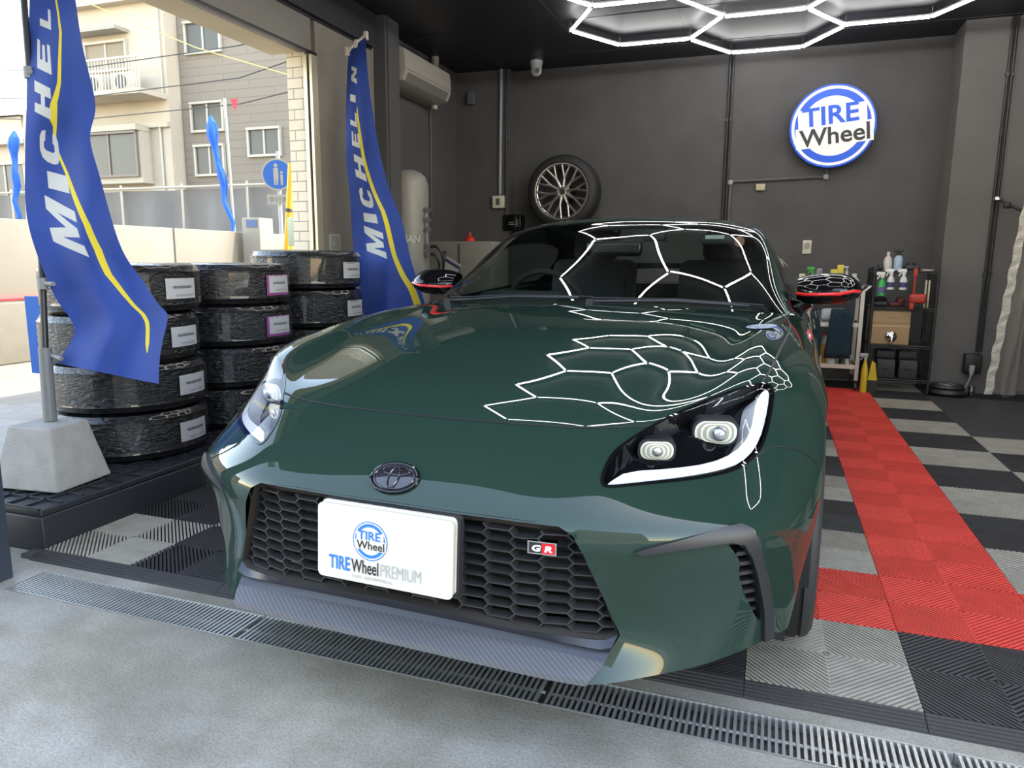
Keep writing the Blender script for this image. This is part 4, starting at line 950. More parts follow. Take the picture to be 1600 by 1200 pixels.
def bottle(name, loc, prof, col, label, cat='bottle', cap=None, capprof=None, band=None, group=None, rough=.35):
    o = empty(name, loc, 0, label, cat, group); mb = MB(); mb.lathe(prof, 20); mb.build('bottle_body', mat(name+' '+label[:18], col, rough), o)
    if cap: mb = MB(); mb.lathe(capprof, 16); mb.build('cap', mat('cap %.2f %.2f %.2f' % cap, cap, .4), o)
    if band: mb = MB(); mb.lathe(band[1], 20); mb.build('label', mat('band %.2f %.2f %.2f' % band[0], band[0], .5), o)
    return o
def spray(loc, col, trig, label, r=.03, h=.13, band=None, rz=0):
    o = empty('spray_bottle', loc, rz, label, 'spray bottle'); mb = MB(); mb.lathe([(.0001,0),(r,0),(r,h*.62),(r*.75,h*.80),(.011,h*.92),(.011,h)], 20); mb.build('bottle_body', mat('spray '+label[:14], col, .25), o)
    mb = MB(); mb.cyl((0,0,h), (0,0,h+.018), .014, 14); mb.rbox(-.045, .018, -.009, .009, h+.018, h+.046, .006); mb.tube([(-.02,0,h+.02),(-.035,0,h-.01)], .005, 8); mb.build('trigger', mat('trig %.1f%.1f%.1f' % trig, trig, .4), o)
    if band: mb = MB(); mb.lathe([(r+.0008,h*.15),(r+.0008,h*.5)], 20); mb.build('label', mat('sband %.2f%.2f' % band[:2], band, .5), o)
    return o
Z1 = .7885
spray((-.085, 4.83, Z1), (.04,.30,.03), (.05,.35,.05), 'green spray bottle on the cart top beside the door mirror', .03, .16)
mb = MB(); mb.rbox(-.185, -.135, 4.86, 4.9, Z1, Z1+.15, .008); tag(mb.build('cloth_pack', mat('pale yellow pack', (.60,.60,.42), .6)), 'pale pack standing behind the green bottle on the cart', 'pack')
mb = MB(); mb.rbox(-.06, -.005, 4.8, 4.86, Z1, Z1+.20, .02); tag(mb.build('clear_bottle', mat('smoke plastic', (.2,.2,.2), .2)), 'grey translucent bottle on the cart behind the mirror', 'bottle')
mb = MB(); mb.rbox(.055, .155, 4.86, 4.92, Z1, Z1+.19, .015); mb.rbox(.035, .075, 4.85, 4.91, Z1, Z1+.155, .018); mb.rbox(.105, .155, 4.855, 4.915, Z1+.10, Z1+.225, .008); tag(mb.build('yellow_gloves', mat('yellow rubber', (.62,.50,.06), .5)), 'crumpled yellow rubber gloves standing on the cart top', 'gloves')
o_ = bottle('pump_bottle', (.185, 4.955, Z1), [(.0001,0),(.034,0),(.036,.02),(.036,.11),(.028,.135),(.012,.145),(.012,.155)], (.70,.64,.58), 'white pump bottle on the cart between gloves and squat bottle', cap=(.7,.7,.7), capprof=[(.0001,.155),(.014,.155),(.014,.172),(.004,.175),(.004,.205),(.0001,.205)])
mb = MB(); mb.rbox(-.035, .012, -.008, .008, .20, .214, .004); mb.build('spout', mat('cap 0.70 0.70 0.70', (.7,.7,.7), .4), o_)
bottle('squat_bottle', (.236, 4.84, Z1), [(.0001,0),(.042,0),(.044,.02),(.044,.09),(.03,.115),(.014,.125)], (.66,.63,.56), 'squat white bottle with red band at the right of the cart top', cap=(.6,.62,.6), capprof=[(.0001,.12),(.018,.12),(.018,.155),(.0001,.155)], band=((.5,.12,.08), [(.0448,.03),(.0448,.055)]))
mb = MB(); mb.rbox(-.02, .18, -.02, .06, 0, .10, .03, T=TR(.02, 4.77, .56)); tag(mb.build('white_cloth', mat('white towel', (.55,.57,.57), .9, bump=.4, bscale=120)), 'folded white towel on the middle tray of the cart', 'towel')
# navy towel hanging over the tray
V = []; F_ = []
for i in range(11):
    for j in range(9):
        x = .075+.16*i/10-.05*(j/8)*(1-i/10)*.8; z = .665-.40*j/8; V.append((x, 4.655+.012*math.sin(i*1.1+j*.3)-.01*(j > 0), z))
for i in range(10):
    for j in range(8): F_.append((i*9+j, i*9+j+1, (i+1)*9+j+1, (i+1)*9+j))
o_ = mesh_obj('navy_towel', V, F_, mat('navy cloth', (.006,.022,.035), .9, bump=.3, bscale=150), smooth=True); md = o_.modifiers.new('s', 'SOLIDIFY'); md.thickness = .012; tag(o_, 'dark navy towel hanging down the front of the cart', 'towel')
bottle('fluid_jug', (.055, 4.80, .1935), [(.0001,0),(.038,0),(.040,.02),(.040,.13),(.034,.17),(.026,.20),(.024,.24)], (.42,.22,.05), 'clear jug of amber fluid with red cap on lower cart tray', cap=(.55,.05,.04), capprof=[(.0001,.24),(.026,.24),(.026,.262),(.0001,.262)], band=((.42,.42,.40), [(.0345,.17),(.0268,.20),(.0248,.24)]), rough=.2)
mb = MB(); mb.rbox(-.012, .03, 4.765, 4.785, .193, .27, .005); tag(mb.build('paper_pack', mat('paper', (.5,.49,.44), .7)), 'small white packet left of the amber jug on the cart', 'packet')
o_ = empty('polish_bottle', (.19, 4.765, .1935), 0, 'squat white handled bottle with black sticker on lower cart tray', 'bottle')
mb = MB(); mb.lathe([(.0001,0),(.055,0),(.057,.03),(.045,.075),(.022,.11),(.016,.125),(.0001,.125)], 22); mb.tube([(.03,0,.10),(.065,0,.085),(.058,0,.045)], .009, 8); mb.build('bottle_body', mat('milky plastic', (.58,.56,.52), .35), o_)
mb = MB(); mb.lathe([(.0576,.018),(.0578,.034),(.0505,.060)], 8, a0=-2.2, a1=-1.2); mb.build('sticker', m_ink, o_)
mb = MB(); mb.lathe([(.0001,0),(.035,0),(.037,.05),(.02,.07),(.0001,.07)], 18, TR(.100, 4.735, .1935)); tag(mb.build('small_jar', mat('milky plastic', (.58,.56,.52), .35)), 'small pale jar between the amber jug and white bottle', 'jar')
# yellow spray bottles hung beside the cart
for x, y, lb in ((.350, 4.645, 'yellow bottle with grey nozzle standing left of the yellow brush'), ):
    o_ = spray((x, y, .12-.12), (.55,.38,.02), (.35,.35,.35), lb, .026, .27); 
o_ = empty('yellow_brush', (.412, 4.665, 0), 0, 'yellow scrubbing brush standing on the floor by the black rack', 'brush')
mb = MB(); mb.prism([(-.035,.10),(.035,.10),(.012,.24),(-.012,.26)], -.02, .02); mb.build('bristles', mat('yellow bristle', (.60,.42,.02), .7, bump=.4, bscale=200), o_)
mb = MB(); mb.box(-.03, .03, -.015, .015, 0, .10); mb.build('brush_head', m_pipe, o_)
mb = MB(); mb.tube([(-.005,0,.24),(-.012,0,.36)], .008, 8); mb.build('handle', m_pipe, o_)
# ---------- black wire rack
rk = empty('black_rack', (.60, 4.93, 0), 0, 'black metal wire rack against the back wall beside the pillar', 'rack')
m_rk = mat('rack black', (.016,.016,.017), .4)
for sx in (-.225, .225):
    for sy in (-.19, .19): mb = MB(); mb.cyl((sx, sy, 0), (sx, sy, .99), .012, 10); mb.build('post', m_rk, rk)
for z in (.10, .375, .675, .965):
    mb = MB()
    for q in (-.19, .19): mb.tube([(-.225, q, z), (.225, q, z)], .006, 6); mb.tube([(-.225, q, z-.016), (.225, q, z-.016)], .004, 6)
    for q in (-.225, .225): mb.tube([(q, -.19, z), (q, .19, z)], .006, 6)
    for k in range(14): mb.tube([(-.21+.0323*k, -.19, z), (-.21+.0323*k, .19, z)], .0022, 4)
    mb.build('wire_shelf', m_rk, rk)
mb = MB()
for k in range(7): mb.tube([(-.225, -.19+.063*k, .70), (-.225, -.19+.063*k, .95)], .003, 4); mb.tube([(.225, -.19+.063*k, .70), (.225, -.19+.063*k, .95)], .003, 4)
mb.build('side_wires', m_rk, rk)
bottle('white_bottle', (.47, 4.82, .972), [(.0001,0),(.030,0),(.031,.02),(.031,.08),(.022,.105),(.010,.115)], (.60,.50,.46), 'pinkish white bottle on top of the black rack', cap=(.6,.6,.58), capprof=[(.0001,.112),(.012,.112),(.012,.145),(.0001,.148)], band=((.62,.62,.58), [(.0315,.02),(.0315,.075)]))
o_ = bottle('blue_pump_bottle', (.545, 4.82, .972), [(.0001,0),(.032,0),(.033,.02),(.033,.095),(.02,.115),(.012,.12)], (.34,.44,.55), 'pale blue bottle with black pump on top of the rack', cap=(.01,.01,.01), capprof=[(.0001,.12),(.015,.12),(.015,.145),(.0001,.145)])
mb = MB(); mb.rbox(-.035, .03, -.012, .012, .145, .168, .006); mb.build('pump', m_ink, o_)
mb = MB(); mb.rbox(.40, .435, 4.78, 4.9, .972, 1.02, .015); mb.rbox(.36, .41, 4.76, 4.9, .972, 1.0, .012); tag(mb.build('black_cloth', m_blk), 'crumpled black cloth at the left of the rack top', 'cloth')
mb = MB(); mb.rbox(.59, .70, 4.78, 4.92, .972, 1.015, .015); mb.lathe([(.0001,0),(.03,0),(.03,.02),(.0001,.02)], 16, TR(.64, 4.84, 1.015)); tag(mb.build('black_sander', m_blk), 'black hand polisher lying on top of the rack', 'tool')
mb = MB(); mb.lathe([(.0001,0),(.05,0),(.055,.012),(.0001,.012)], 20, TR(.755, 4.84, .972)); tag(mb.build('pale_disc', mat('warm white plastic', (.66,.62,.52), .4)), 'pale round pad at the right end of the rack top', 'pad')
# spray bottles hooked on the front rail
spray((.426, 4.700, .775), (.03,.33,.06), (.75,.75,.72), 'clear spray bottle of green fluid hooked on the rack, leftmost of the three', .030, .14, (.10,.10,.22))
spray((.487, 4.700, .825), (.60,.60,.56), (.75,.75,.72), 'white spray bottle hooked on the rack, middle of the three', .028, .115, (.05,.05,.16))
spray((.577, 4.700, .825), (.60,.60,.56), (.75,.75,.72), 'white spray bottle hooked on the rack, rightmost of the three', .028, .115, (.04,.05,.18))
o_ = empty('red_tool', (.655, 4.69, .70), 0, 'red air tool hanging at the right of the black rack', 'tool')
m_rt = mat('tool red', (.42,.035,.02), .45)
mb = MB(); mb.tube([(0,0,.28),(0,0,.06)], .008, 8); mb.rbox(-.015, .015, -.012, .012, .23, .29, .006); mb.build('tool_stem', m_rt, o_)
mb = MB(); mb.rbox(-.03, .09, -.03, .03, .02, .095, .02); mb.rbox(-.025, .01, -.02, .02, -.03, .04, .01); mb.build('tool_body', m_rt, o_)
mb = MB(); mb.rbox(.56, .62, 4.80, 4.9, .682, .76, .02); mb.rbox(.50, .585, 4.80, 4.9, .682, .72, .015); tag(mb.build('red_and_black_tool', mat('dark red tool', (.10,.01,.012), .5)), 'dark red tool lying on the second shelf of the rack', 'tool')
mb = MB(); mb.rbox(.38, .50, 4.78, 4.95, .682, .73, .02); mb.tube([(.40,4.8,.74),(.44,4.82,.75),(.48,4.85,.735)], .02, 8); tag(mb.build('black_polisher', m_blk), 'black power polisher lying on the second shelf of the rack', 'tool')
for k, x in enumerate((.752, .775)):
    mb = MB(); mb.rbox(x-.006, x+.006, 4.78, 4.80, .682, .90, .003); tag(mb.build('wooden_stick', mat('pale wood', (.55,.50,.36), .6)), 'thin pale stick standing in the rack, '+('left of two', 'right of two')[k], 'stick')
# brown box with a round chrome tap
bx = empty('cardboard_box', (.52, 4.85, .383), 0, 'brown cardboard box with round chrome fitting on the rack', 'box')
m_cb = mat('cardboard', (.36,.24,.12), .65, noise=.05, nscale=6)
mb = MB(); mb.rbox(-.142, .142, -.10, .10, 0, .27, .006); mb.build('carton', m_cb, bx)
mb = MB(); mb.box(-.143, .143, -.1012, -.0995, .172, .174); mb.box(-.143, .143, -.102, -.0995, .142, .155, 1); mb.box(-.03, .045, -.1012, -.0995, .214, .217); mb.build('seam_and_tape', [mat('carton seam', (.16,.08,.04), .7), mat('glossy tape', (.50,.34,.18), .15)], bx)
mb = MB(); mb.lathe([(.0001,-.02),(.018,-.018),(.034,-.006),(.042,.0),(.044,.01),(.030,.014),(.0001,.014)], 28, TR(.01, -.114, .065) @ Matrix.Rotation(-PI/2, 4, 'X')); mb.rbox(-.008, .008, -.012, .012, -.055, .0, .004, T=TR(.012, -.13, .065)); mb.build('round_fitting', m_chrome, bx)
for k, (x0, x1) in enumerate(((.445, .585), (.605, .745))):
    o_ = empty('black_case', ((x0+x1)/2, 4.86, .107), 0, 'black plastic case on the bottom shelf of rack, '+('left', 'right')[k]+' of two', 'case')
    mb = MB(); mb.rbox(-.068, .068, -.12, .12, 0, .155, .01); mb.build('case_body', mat('case black', (.022,.022,.026), .5), o_)
    mb = MB(); mb.box(-.069, .069, -.1212, -.119, .085, .089); mb.rbox(-.02, .02, -.128, -.119, .075, .10, .003); mb.build('latch', m_ink, o_)
    mb = MB(); mb.rbox(x0, x1, 4.80, 4.95, .2635, .33, .015); 
    for q in range(5): mb.box(x0+.01+q*.026, x0+.016+q*.026, 4.796, 4.801, .265, .33)
    tag(mb.build('black_crate', mat('case black', (.022,.022,.026), .5)), 'slatted black crate on top of the '+('left', 'right')[k]+' black case', 'crate')
# barbell discs / jack on the floor by the pillar
for k, (z, r, h, lb) in enumerate(((.0, .13, .045, 'flat black floor disc, lower of the stack by the pillar'), (.046, .115, .035, 'flat black floor disc, upper of the stack by the pillar'))):
    o_ = empty('floor_disc', (.975, 4.80, z), 0, lb, 'disc'); mb = MB(); mb.lathe([(.0001,0),(r,0),(r+.01,h*.4),(r,h),(r*.6,h),(r*.5,h*.7),(.0001,h*.7)], 36); mb.build('disc_body', m_blk, o_)
    if k: mb = MB(); mb.lathe([(r*.35,h*.9),(r*.5,h*1.05),(r*.52,h*.9)], 28); mb.build('inner_ring', m_cr, o_)
o_ = empty('steel_can', (1.145, 4.80, 0), 0, 'small shiny steel cylinder on the floor below the socket box', 'can'); mb = MB(); mb.lathe([(.0001,0),(.020,0),(.022,.01),(.022,.075),(.0001,.08)], 20); mb.build('can_body', m_chrome, o_)
mb = MB(); mb.box(.803, 4.15, 3.22, 4.66, -.0185, -.004); mb2 = mb
mat_ = tag(mb.build('floor_mat', mat('grey rubber mat', (.040,.040,.042), .55, noise=.25, nscale=30)), 'flat dark rubber floor mat right of the ribbed tiles', 'mat')
# dark slab under the mat up to the wall
# ---------- plastic curtain at the right edge
V = []; F_ = []; NJ = 60; NK = 14
for j in range(NJ):
    a = j/(NJ-1); x = 1.245+1.0*a; y = 4.72-.02*math.sin(a*6)+.035*math.sin(a*NJ*.9)
    for k in range(NK): b = k/(NK-1); V.append((x+(.12*(b)**1.0)*(1-a)+.01*math.sin(k+j*.7), y+.01*math.sin(k*.8), .03+1.55*b+.02*math.sin(a*40)*(1-b)))
for j in range(NJ-1):
    for k in range(NK-1): F_.append((j*NK+k, (j+1)*NK+k, (j+1)*NK+k+1, j*NK+k+1))
m_cur = bpy.data.materials.new('clear vinyl'); m_cur.use_nodes = True; nt = m_cur.node_tree; b_ = nt.nodes['Principled BSDF']; b_.inputs['Base Color'].default_value = (.50,.46,.38,1); b_.inputs['Roughness'].default_value = .2; b_.inputs['Alpha'].default_value = .22
cu_ = empty('vinyl_curtain', (0, 0, 0), 0, 'wrinkled clear vinyl curtain hanging at the right edge by the pillar', 'curtain')
mesh_obj('sheet', V, F_, m_cur, cu_, smooth=True)
V = []; F_ = []
for k in range(30):
    b = k/29
    for q in (-1, 1): V.append((1.235+.12*b+q*.028+.006*math.sin(k*1.7), 4.70+.006*math.sin(k*2.3+q), .03+1.55*b))
for k in range(29): F_.append((2*k, 2*k+1, 2*k+3, 2*k+2))
mesh_obj('hem', V, F_, mat('vinyl hem', (.55,.52,.45), .35, bump=.8, bscale=90), cu_)
mb = MB(); mb.tube([(1.355, 4.70, 1.585), (2.3, 4.70, 1.60)], .012, 8); mb.tube([(2.28,4.70,1.6),(2.28,4.70,0)], .012, 8); mb.build('rail', m_rk, cu_)
o_ = empty('wall_clamp', (1.205, 4.93, 1.525), 0, 'black and chrome clamp arm fixed to the right pillar conduit', 'clamp')
mb = MB(); mb.rbox(-.02, .015, -.02, .05, -.012, .016, .005); mb.build('clip', m_chrome, o_)
mb = MB(); mb.tube([(.015,0,0),(.07,-.03,-.045),(.14,-.08,-.09),(.18,-.12,-.12)], .012, 8); mb.rbox(.04, .09, -.05, -.01, -.075, -.03, .01); mb.build('arm', m_pipe, o_)
# ================================================================ TYRES, FLAGS, OUTSIDE
FLAG1 = [[[-3.214,0.493,2.171],[-3.184,0.504,2.171],[-3.166,0.525,2.176],[-3.153,0.55,2.184],[-3.131,0.568,2.187],[-3.104,0.582,2.189]],[[-3.22,0.487,2.03],[-3.198,0.509,2.034],[-3.171,0.528,2.037],[-3.138,0.541,2.038],[-3.097,0.548,2.036],[-3.052,0.55,2.032]],[[-3.239,0.481,1.888],[-3.194,0.491,1.886],[-3.139,0.492,1.882],[-3.089,0.497,1.879],[-3.042,0.504,1.877],[-2.993,0.509,1.874]],[[-3.216,0.441,1.733],[-3.148,0.44,1.729],[-3.09,0.447,1.727],[-3.05,0.469,1.73],[-3.007,0.488,1.732],[-2.962,0.505,1.734]],[[-3.188,0.402,1.592],[-3.124,0.41,1.591],[-3.086,0.438,1.595],[-3.054,0.472,1.601],[-3.0,0.489,1.602],[-2.948,0.506,1.604]],[[-3.189,0.389,1.501],[-3.138,0.404,1.501],[-3.112,0.439,1.505],[-3.074,0.464,1.507],[-3.009,0.467,1.504],[-2.956,0.479,1.504]],[[-3.201,0.384,1.389],[-3.149,0.404,1.388],[-3.112,0.436,1.389],[-3.041,0.442,1.385],[-2.958,0.435,1.379],[-2.902,0.451,1.377]],[[-3.195,0.367,1.273],[-3.136,0.389,1.27],[-3.074,0.409,1.267],[-2.978,0.399,1.26],[-2.9,0.404,1.256],[-2.856,0.438,1.254]],[[-3.156,0.338,1.16],[-3.099,0.366,1.157],[-3.024,0.378,1.153],[-2.928,0.373,1.148],[-2.874,0.402,1.144],[-2.834,0.446,1.142]],[[-3.104,0.32,1.049],[-3.057,0.358,1.046],[-2.974,0.367,1.043],[-2.893,0.377,1.04],[-2.855,0.425,1.037],[-2.8,0.458,1.034]],[[-3.071,0.326,0.948],[-3.022,0.369,0.946],[-2.927,0.375,0.945],[-2.853,0.397,0.944],[-2.809,0.447,0.941],[-2.723,0.459,0.94]],[[-3.048,0.352,0.85],[-2.98,0.384,0.848],[-2.872,0.382,0.85],[-2.802,0.412,0.849],[-2.741,0.45,0.847],[-2.628,0.439,0.849]],[[-3.011,0.376,0.755],[-2.923,0.387,0.765],[-2.815,0.378,0.777],[-2.757,0.413,0.784],[-2.686,0.436,0.792],[-2.572,0.416,0.805]],[[-3.044,0.358,0.671],[-2.931,0.349,0.677],[-2.824,0.342,0.683],[-2.771,0.382,0.681],[-2.687,0.394,0.684],[-2.575,0.376,0.691]],[[-3.066,0.333,0.614],[-2.932,0.311,0.608],[-2.832,0.313,0.597],[-2.779,0.356,0.578],[-2.683,0.361,0.566],[-2.575,0.352,0.559]]]
FLAG2 = [[[-3.231,2.85,2.448],[-3.211,2.86,2.466],[-3.182,2.857,2.479],[-3.154,2.854,2.492],[-3.127,2.853,2.506],[-3.098,2.85,2.519]],[[-3.231,2.825,2.31],[-3.192,2.814,2.308],[-3.154,2.802,2.307],[-3.126,2.807,2.31],[-3.1,2.814,2.314],[-3.071,2.818,2.316]],[[-3.21,2.763,2.087],[-3.16,2.746,2.083],[-3.126,2.753,2.084],[-3.102,2.777,2.088],[-3.072,2.792,2.091],[-3.041,2.806,2.094]],[[-3.177,2.698,1.866],[-3.132,2.701,1.866],[-3.108,2.738,1.873],[-3.081,2.772,1.878],[-3.042,2.785,1.88],[-3.008,2.806,1.884]],[[-3.153,2.655,1.651],[-3.12,2.692,1.656],[-3.096,2.745,1.663],[-3.052,2.766,1.666],[-2.999,2.771,1.666],[-2.96,2.799,1.67]],[[-3.131,2.648,1.44],[-3.102,2.709,1.446],[-3.058,2.747,1.45],[-2.99,2.743,1.45],[-2.929,2.749,1.451],[-2.881,2.781,1.454]],[[-3.129,2.652,1.27],[-3.085,2.711,1.274],[-3.012,2.723,1.274],[-2.925,2.709,1.274],[-2.858,2.73,1.275],[-2.798,2.765,1.277]],[[-3.111,2.652,1.055],[-3.044,2.683,1.057],[-2.946,2.663,1.059],[-2.861,2.661,1.061],[-2.802,2.707,1.064],[-2.734,2.736,1.066]],[[-3.073,2.637,0.882],[-2.982,2.639,0.883],[-2.878,2.615,0.885],[-2.804,2.644,0.886],[-2.747,2.704,0.885],[-2.667,2.724,0.886]],[[-3.029,2.604,0.71],[-2.922,2.587,0.718],[-2.826,2.585,0.725],[-2.767,2.65,0.727],[-2.704,2.71,0.73],[-2.614,2.718,0.736]],[[-2.965,2.552,0.497],[-2.855,2.538,0.508],[-2.781,2.586,0.51],[-2.727,2.674,0.508],[-2.644,2.707,0.513],[-2.544,2.707,0.521]],[[-2.901,2.52,0.329],[-2.805,2.531,0.341],[-2.748,2.616,0.342],[-2.685,2.691,0.345],[-2.583,2.693,0.359],[-2.484,2.699,0.372]]]
m_film = mat('clear wrap', (.010,.010,.011), .12, bump=.6, bscale=26, coat=.7, coatr=.05, spec=.4)
nt = m_film.node_tree; nz = [n for n in nt.nodes if n.type == 'TEX_NOISE'][0]; mp = nt.nodes.new('ShaderNodeMapping'); mp.inputs['Scale'].default_value = (1, 1, 2.6); tc = [n for n in nt.nodes if n.type == 'TEX_COORD'][0]
nt.links.new(tc.outputs['Object'], mp.inputs[0]); nt.links.new(mp.outputs[0], nz.inputs['Vector']); nz.inputs['Distortion'].default_value = 1.2
[n for n in nt.nodes if n.type == 'BUMP'][0].inputs['Distance'].default_value = .02
m_lab = mat('tyre label grey', (.42,.42,.44), .5); m_labp = mat('tyre label purple', (.22,.05,.20), .5); m_lint = mat('label ink', (.10,.10,.11), .6); m_lt2 = mat('label ink pale', (.25,.25,.27), .6)
def tyre_proto(R, w, purple, style):
    t = empty('wrapped_tyre', (0, 0, 0))
    prof = [(R*.66,.012),(R*.70,.004),(R*.86,.0),(R*.945,.012),(R*.985,.032)]
    g = 4
    for k in range(g+1):
        z0 = .036+(w-.072)*k/(g+1); z1 = .036+(w-.072)*(k+1)/(g+1); prof += [(R,z0+.004),(R,z1-.004)]
        if k < g: prof += [(R-.008,z1-.001),(R-.008,z1+.002)]
    prof += [(R*.985,w-.032),(R*.945,w-.012),(R*.86,w),(R*.70,w-.004),(R*.66,w-.012),(R*.60,w-.03),(R*.60,.03),(R*.66,.012)]
    mb = MB(); mb.lathe(prof, 72); mb.build('tyre_body', m_rub, t)
    fp = [(R*.62,w-.008),(R*.72,w-.001),(R*.87,w+.0015),(R*.955,w-.008),(R*.992,w-.030)]+[(R+.0026-.0026*(k % 2),w-.034-(w-.068)*k/10) for k in range(11)]+[(R*.992,.030),(R*.955,.008),(R*.87,-.0003),(R*.72,.002)]
    rr = random.Random(style+7); mb = MB(); n = 96; V = []; m_ = len(fp)
    for i in range(n):
        a = 2*PI*i/n; k_ = rr.uniform(-.0006, .0008)
        for r, z in fp: V.append(((r+k_)*math.cos(a), (r+k_)*math.sin(a), z))
    mb.add(V, [(i*m_+q, ((i+1) % n)*m_+q, ((i+1) % n)*m_+q+1, i*m_+q+1) for i in range(n) for q in range(m_-1)], 0, True); mb.build('wrapping', m_film, t)
    Rl = R+.0055; a0, a1 = -.02, .52
    def arc(mb, u0, u1, z0, z1, mi, e=0, n=8):
        V = []; F_ = []
        for i in range(n+1):
            a = a0+(a1-a0)*(u0+(u1-u0)*i/n); V += [((Rl+e)*math.cos(a), (Rl+e)*math.sin(a), z) for z in (z0, z1)]
            if i < n: F_.append((2*i, 2*i+2, 2*i+3, 2*i+1))
        mb.add(V, F_, mi)
    mb = MB(); zb, zt = w*.28, w*.70
    if purple: arc(mb, -.05, 1.02, zb-.014, zt+.004, 1); arc(mb, .04, 1, zb, zt, 0, .0004)
    else: arc(mb, 0, 1, zb, zt, 0)
    rr = random.Random(style); u = .2
    while u < .8:
        d = rr.uniform(.03, .07); arc(mb, u, u+d*.75, w*.49, w*.545, 2, .0008, 1); u += d
    u = .28
    while u < .9:
        d = rr.uniform(.02, .05); arc(mb, u, u+d*.7, w*.33, w*.365, 3, .0008, 1); u += d
    if purple or style == 3: arc(mb, .12, .6, w*.66, w*.69, 3, .0008, 2)
    mb.build('label', [m_lab, m_labp, m_lint, m_lt2], t, fix=False)
    return t
order = ['bottom', 'second from the bottom', 'third from the bottom', 'top']
def stack(cx, cy, R, w, purple, style, where, rz, lo=0):
    t0 = tyre_proto(R, w, purple, style); rr = random.Random(style*5)
    for k in range(4):
        t = t0 if k == 0 else copy_tree(t0)
        t.location = (cx+rr.uniform(-.012, .012), cy+rr.uniform(-.012, .012), .1503+k*(w+.002)); t.rotation_euler = (0, 0, rz+rr.uniform(-.07, .05))
        tag(t, 'plastic-wrapped black tyre, '+order[k]+' of the '+where, 'tyre', 'wrapped tyres stacked on the pallets')
stack(-3.205, .79, .328, .213, False, 1, 'front stack behind the blue flag', -.15)
stack(-3.205, 1.50, .328, .213, True, 2, 'middle stack with purple labels', -.24)
stack(-3.20, 2.215, .335, .232, False, 3, 'rear stack nearest the grey pier', -.24)
m_pal = mat('black pallet plastic', (.018,.020,.026), .45)
for k, (y0, y1) in enumerate(((-.0, 1.24), (1.26, 2.60))):
    p_ = empty('plastic_pallet', (-3.2, (y0+y1)/2, -.0185), 0, ('black plastic pallet under the concrete block and front tyres', 'black plastic pallet under the rear tyre stack')[k], 'pallet')
    d = (y1-y0)/2; mb = MB(); mb.rbox(-.40, .40, -d, d, .135, .160, .006)
    mb.build('deck', m_pal, p_)
    mb = MB(); mb.rbox(-.40, .40, -d, d, 0, .134, .008); mb.build('skirt', m_pal, p_)
    mb = MB()
    for q in range(1, 9): mb.box(-.40+.8*q/9-.006, -.40+.8*q/9+.006, -d+.01, d-.01, .160, .1685)
    for q in range(0, 15): mb.box(-.395, .395, -d+2*d*q/14-.005, -d+2*d*q/14+.005, .160, .1685)
    mb.build('grid_ribs', m_pal, p_)
# concrete flag weight and first flag
bs = empty('concrete_block', (-3.058, .262, .150), .11, 'grey concrete block holding the left flag pole on the pallet', 'block')
mb = MB(); mb.box(-.152, .152, -.137, .137, 0, .238, 0, .052, .045); o_ = mb.build('block_body', mat('cast concrete', (.33,.32,.30), .85, noise=.10, nscale=14, bump=.4, bscale=120), bs)
md = o_.modifiers.new('b', 'BEVEL'); md.width = .008; md.segments = 3
def M_(): return [(0,0),(.05,1),(.33,1),(.5,.42),(.72,1),(1,1),(.95,0),(.72,0),(.75,.62),(.58,.05),(.40,.05),(.25,.62),(.24,0)]
GL = {'M': M_(), 'I': [(0,0),(0,1),(1,1),(1,0)], 'E': [(0,0),(0,1),(1,1),(1,.78),(.36,.78),(.36,.61),(.9,.61),(.9,.40),(.36,.40),(.36,.22),(1,.22),(1,0)],
      'L': [(0,0),(0,1),(.36,1),(.36,.24),(1,.24),(1,0)], 'H': [(0,0),(0,1),(.33,1),(.33,.62),(.67,.62),(.67,1),(1,1),(1,0),(.67,0),(.67,.38),(.33,.38),(.33,0)],
      'N': [(0,0),(0,1),(.32,1),(.70,.45),(.70,1),(1,1),(1,0),(.70,0),(.30,.55),(.30,0)],
      'C': [(1,.70),(.94,.9),(.76,1),(.30,1),(.08,.88),(0,.66),(0,.34),(.08,.12),(.30,0),(.76,0),(.94,.1),(1,.30),(.66,.30),(.60,.22),(.42,.22),(.35,.32),(.35,.68),(.42,.78),(.60,.78),(.66,.70)]}
def flag(root, tab, rows_px, letters, swoosh, col):
    S = Surf(tab, mirror=False); ns, nt_ = S.nc-1, S.nr-1; yy = np.array(rows_px, float)
    def uv(a, y): return (float(np.clip(a*ns, .02, ns-.02)), float(np.interp(y, yy, np.arange(len(yy)))))
    regs = []
    for ch, y0, y1, a0, a1 in letters:     # y0 = text start (lower in the picture), a0 = top of the letter, a1 = baseline
        g = GL[ch]; g = dens(g, .25)
        regs.append((ch, [uv(a1+(a0-a1)*v, y0+(y1-y0)*(u*.80+.20*v)) for u, v in g]))
    sw = [uv(a-w, y) for y, a, w in swoosh]+[uv(a+w, y) for y, a, w in swoosh[::-1]]; regs.append(('s', sw))
    P, N, ff, idx = cut(S, (0, ns, 0, nt_), 60, 130, regs); mi = np.where(idx < 0, 0, np.where(idx == len(regs)-1, 2, 1))
    o = mesh_obj('cloth', P, ff, [mat('flag blue', col, .7, noise=.12, nscale=5, bump=.25, bscale=9), mat('flag white print', (.48,.48,.46), .7), mat('flag yellow print', (.62,.50,.02), .7)], root, normals=N, mi=mi)
    return o
fl = empty('banner_flag', (-3.09, .29, .388), 0, 'blue vertical banner with yellow swoosh and MICHELIN lettering on the left, above the concrete block', 'flag')
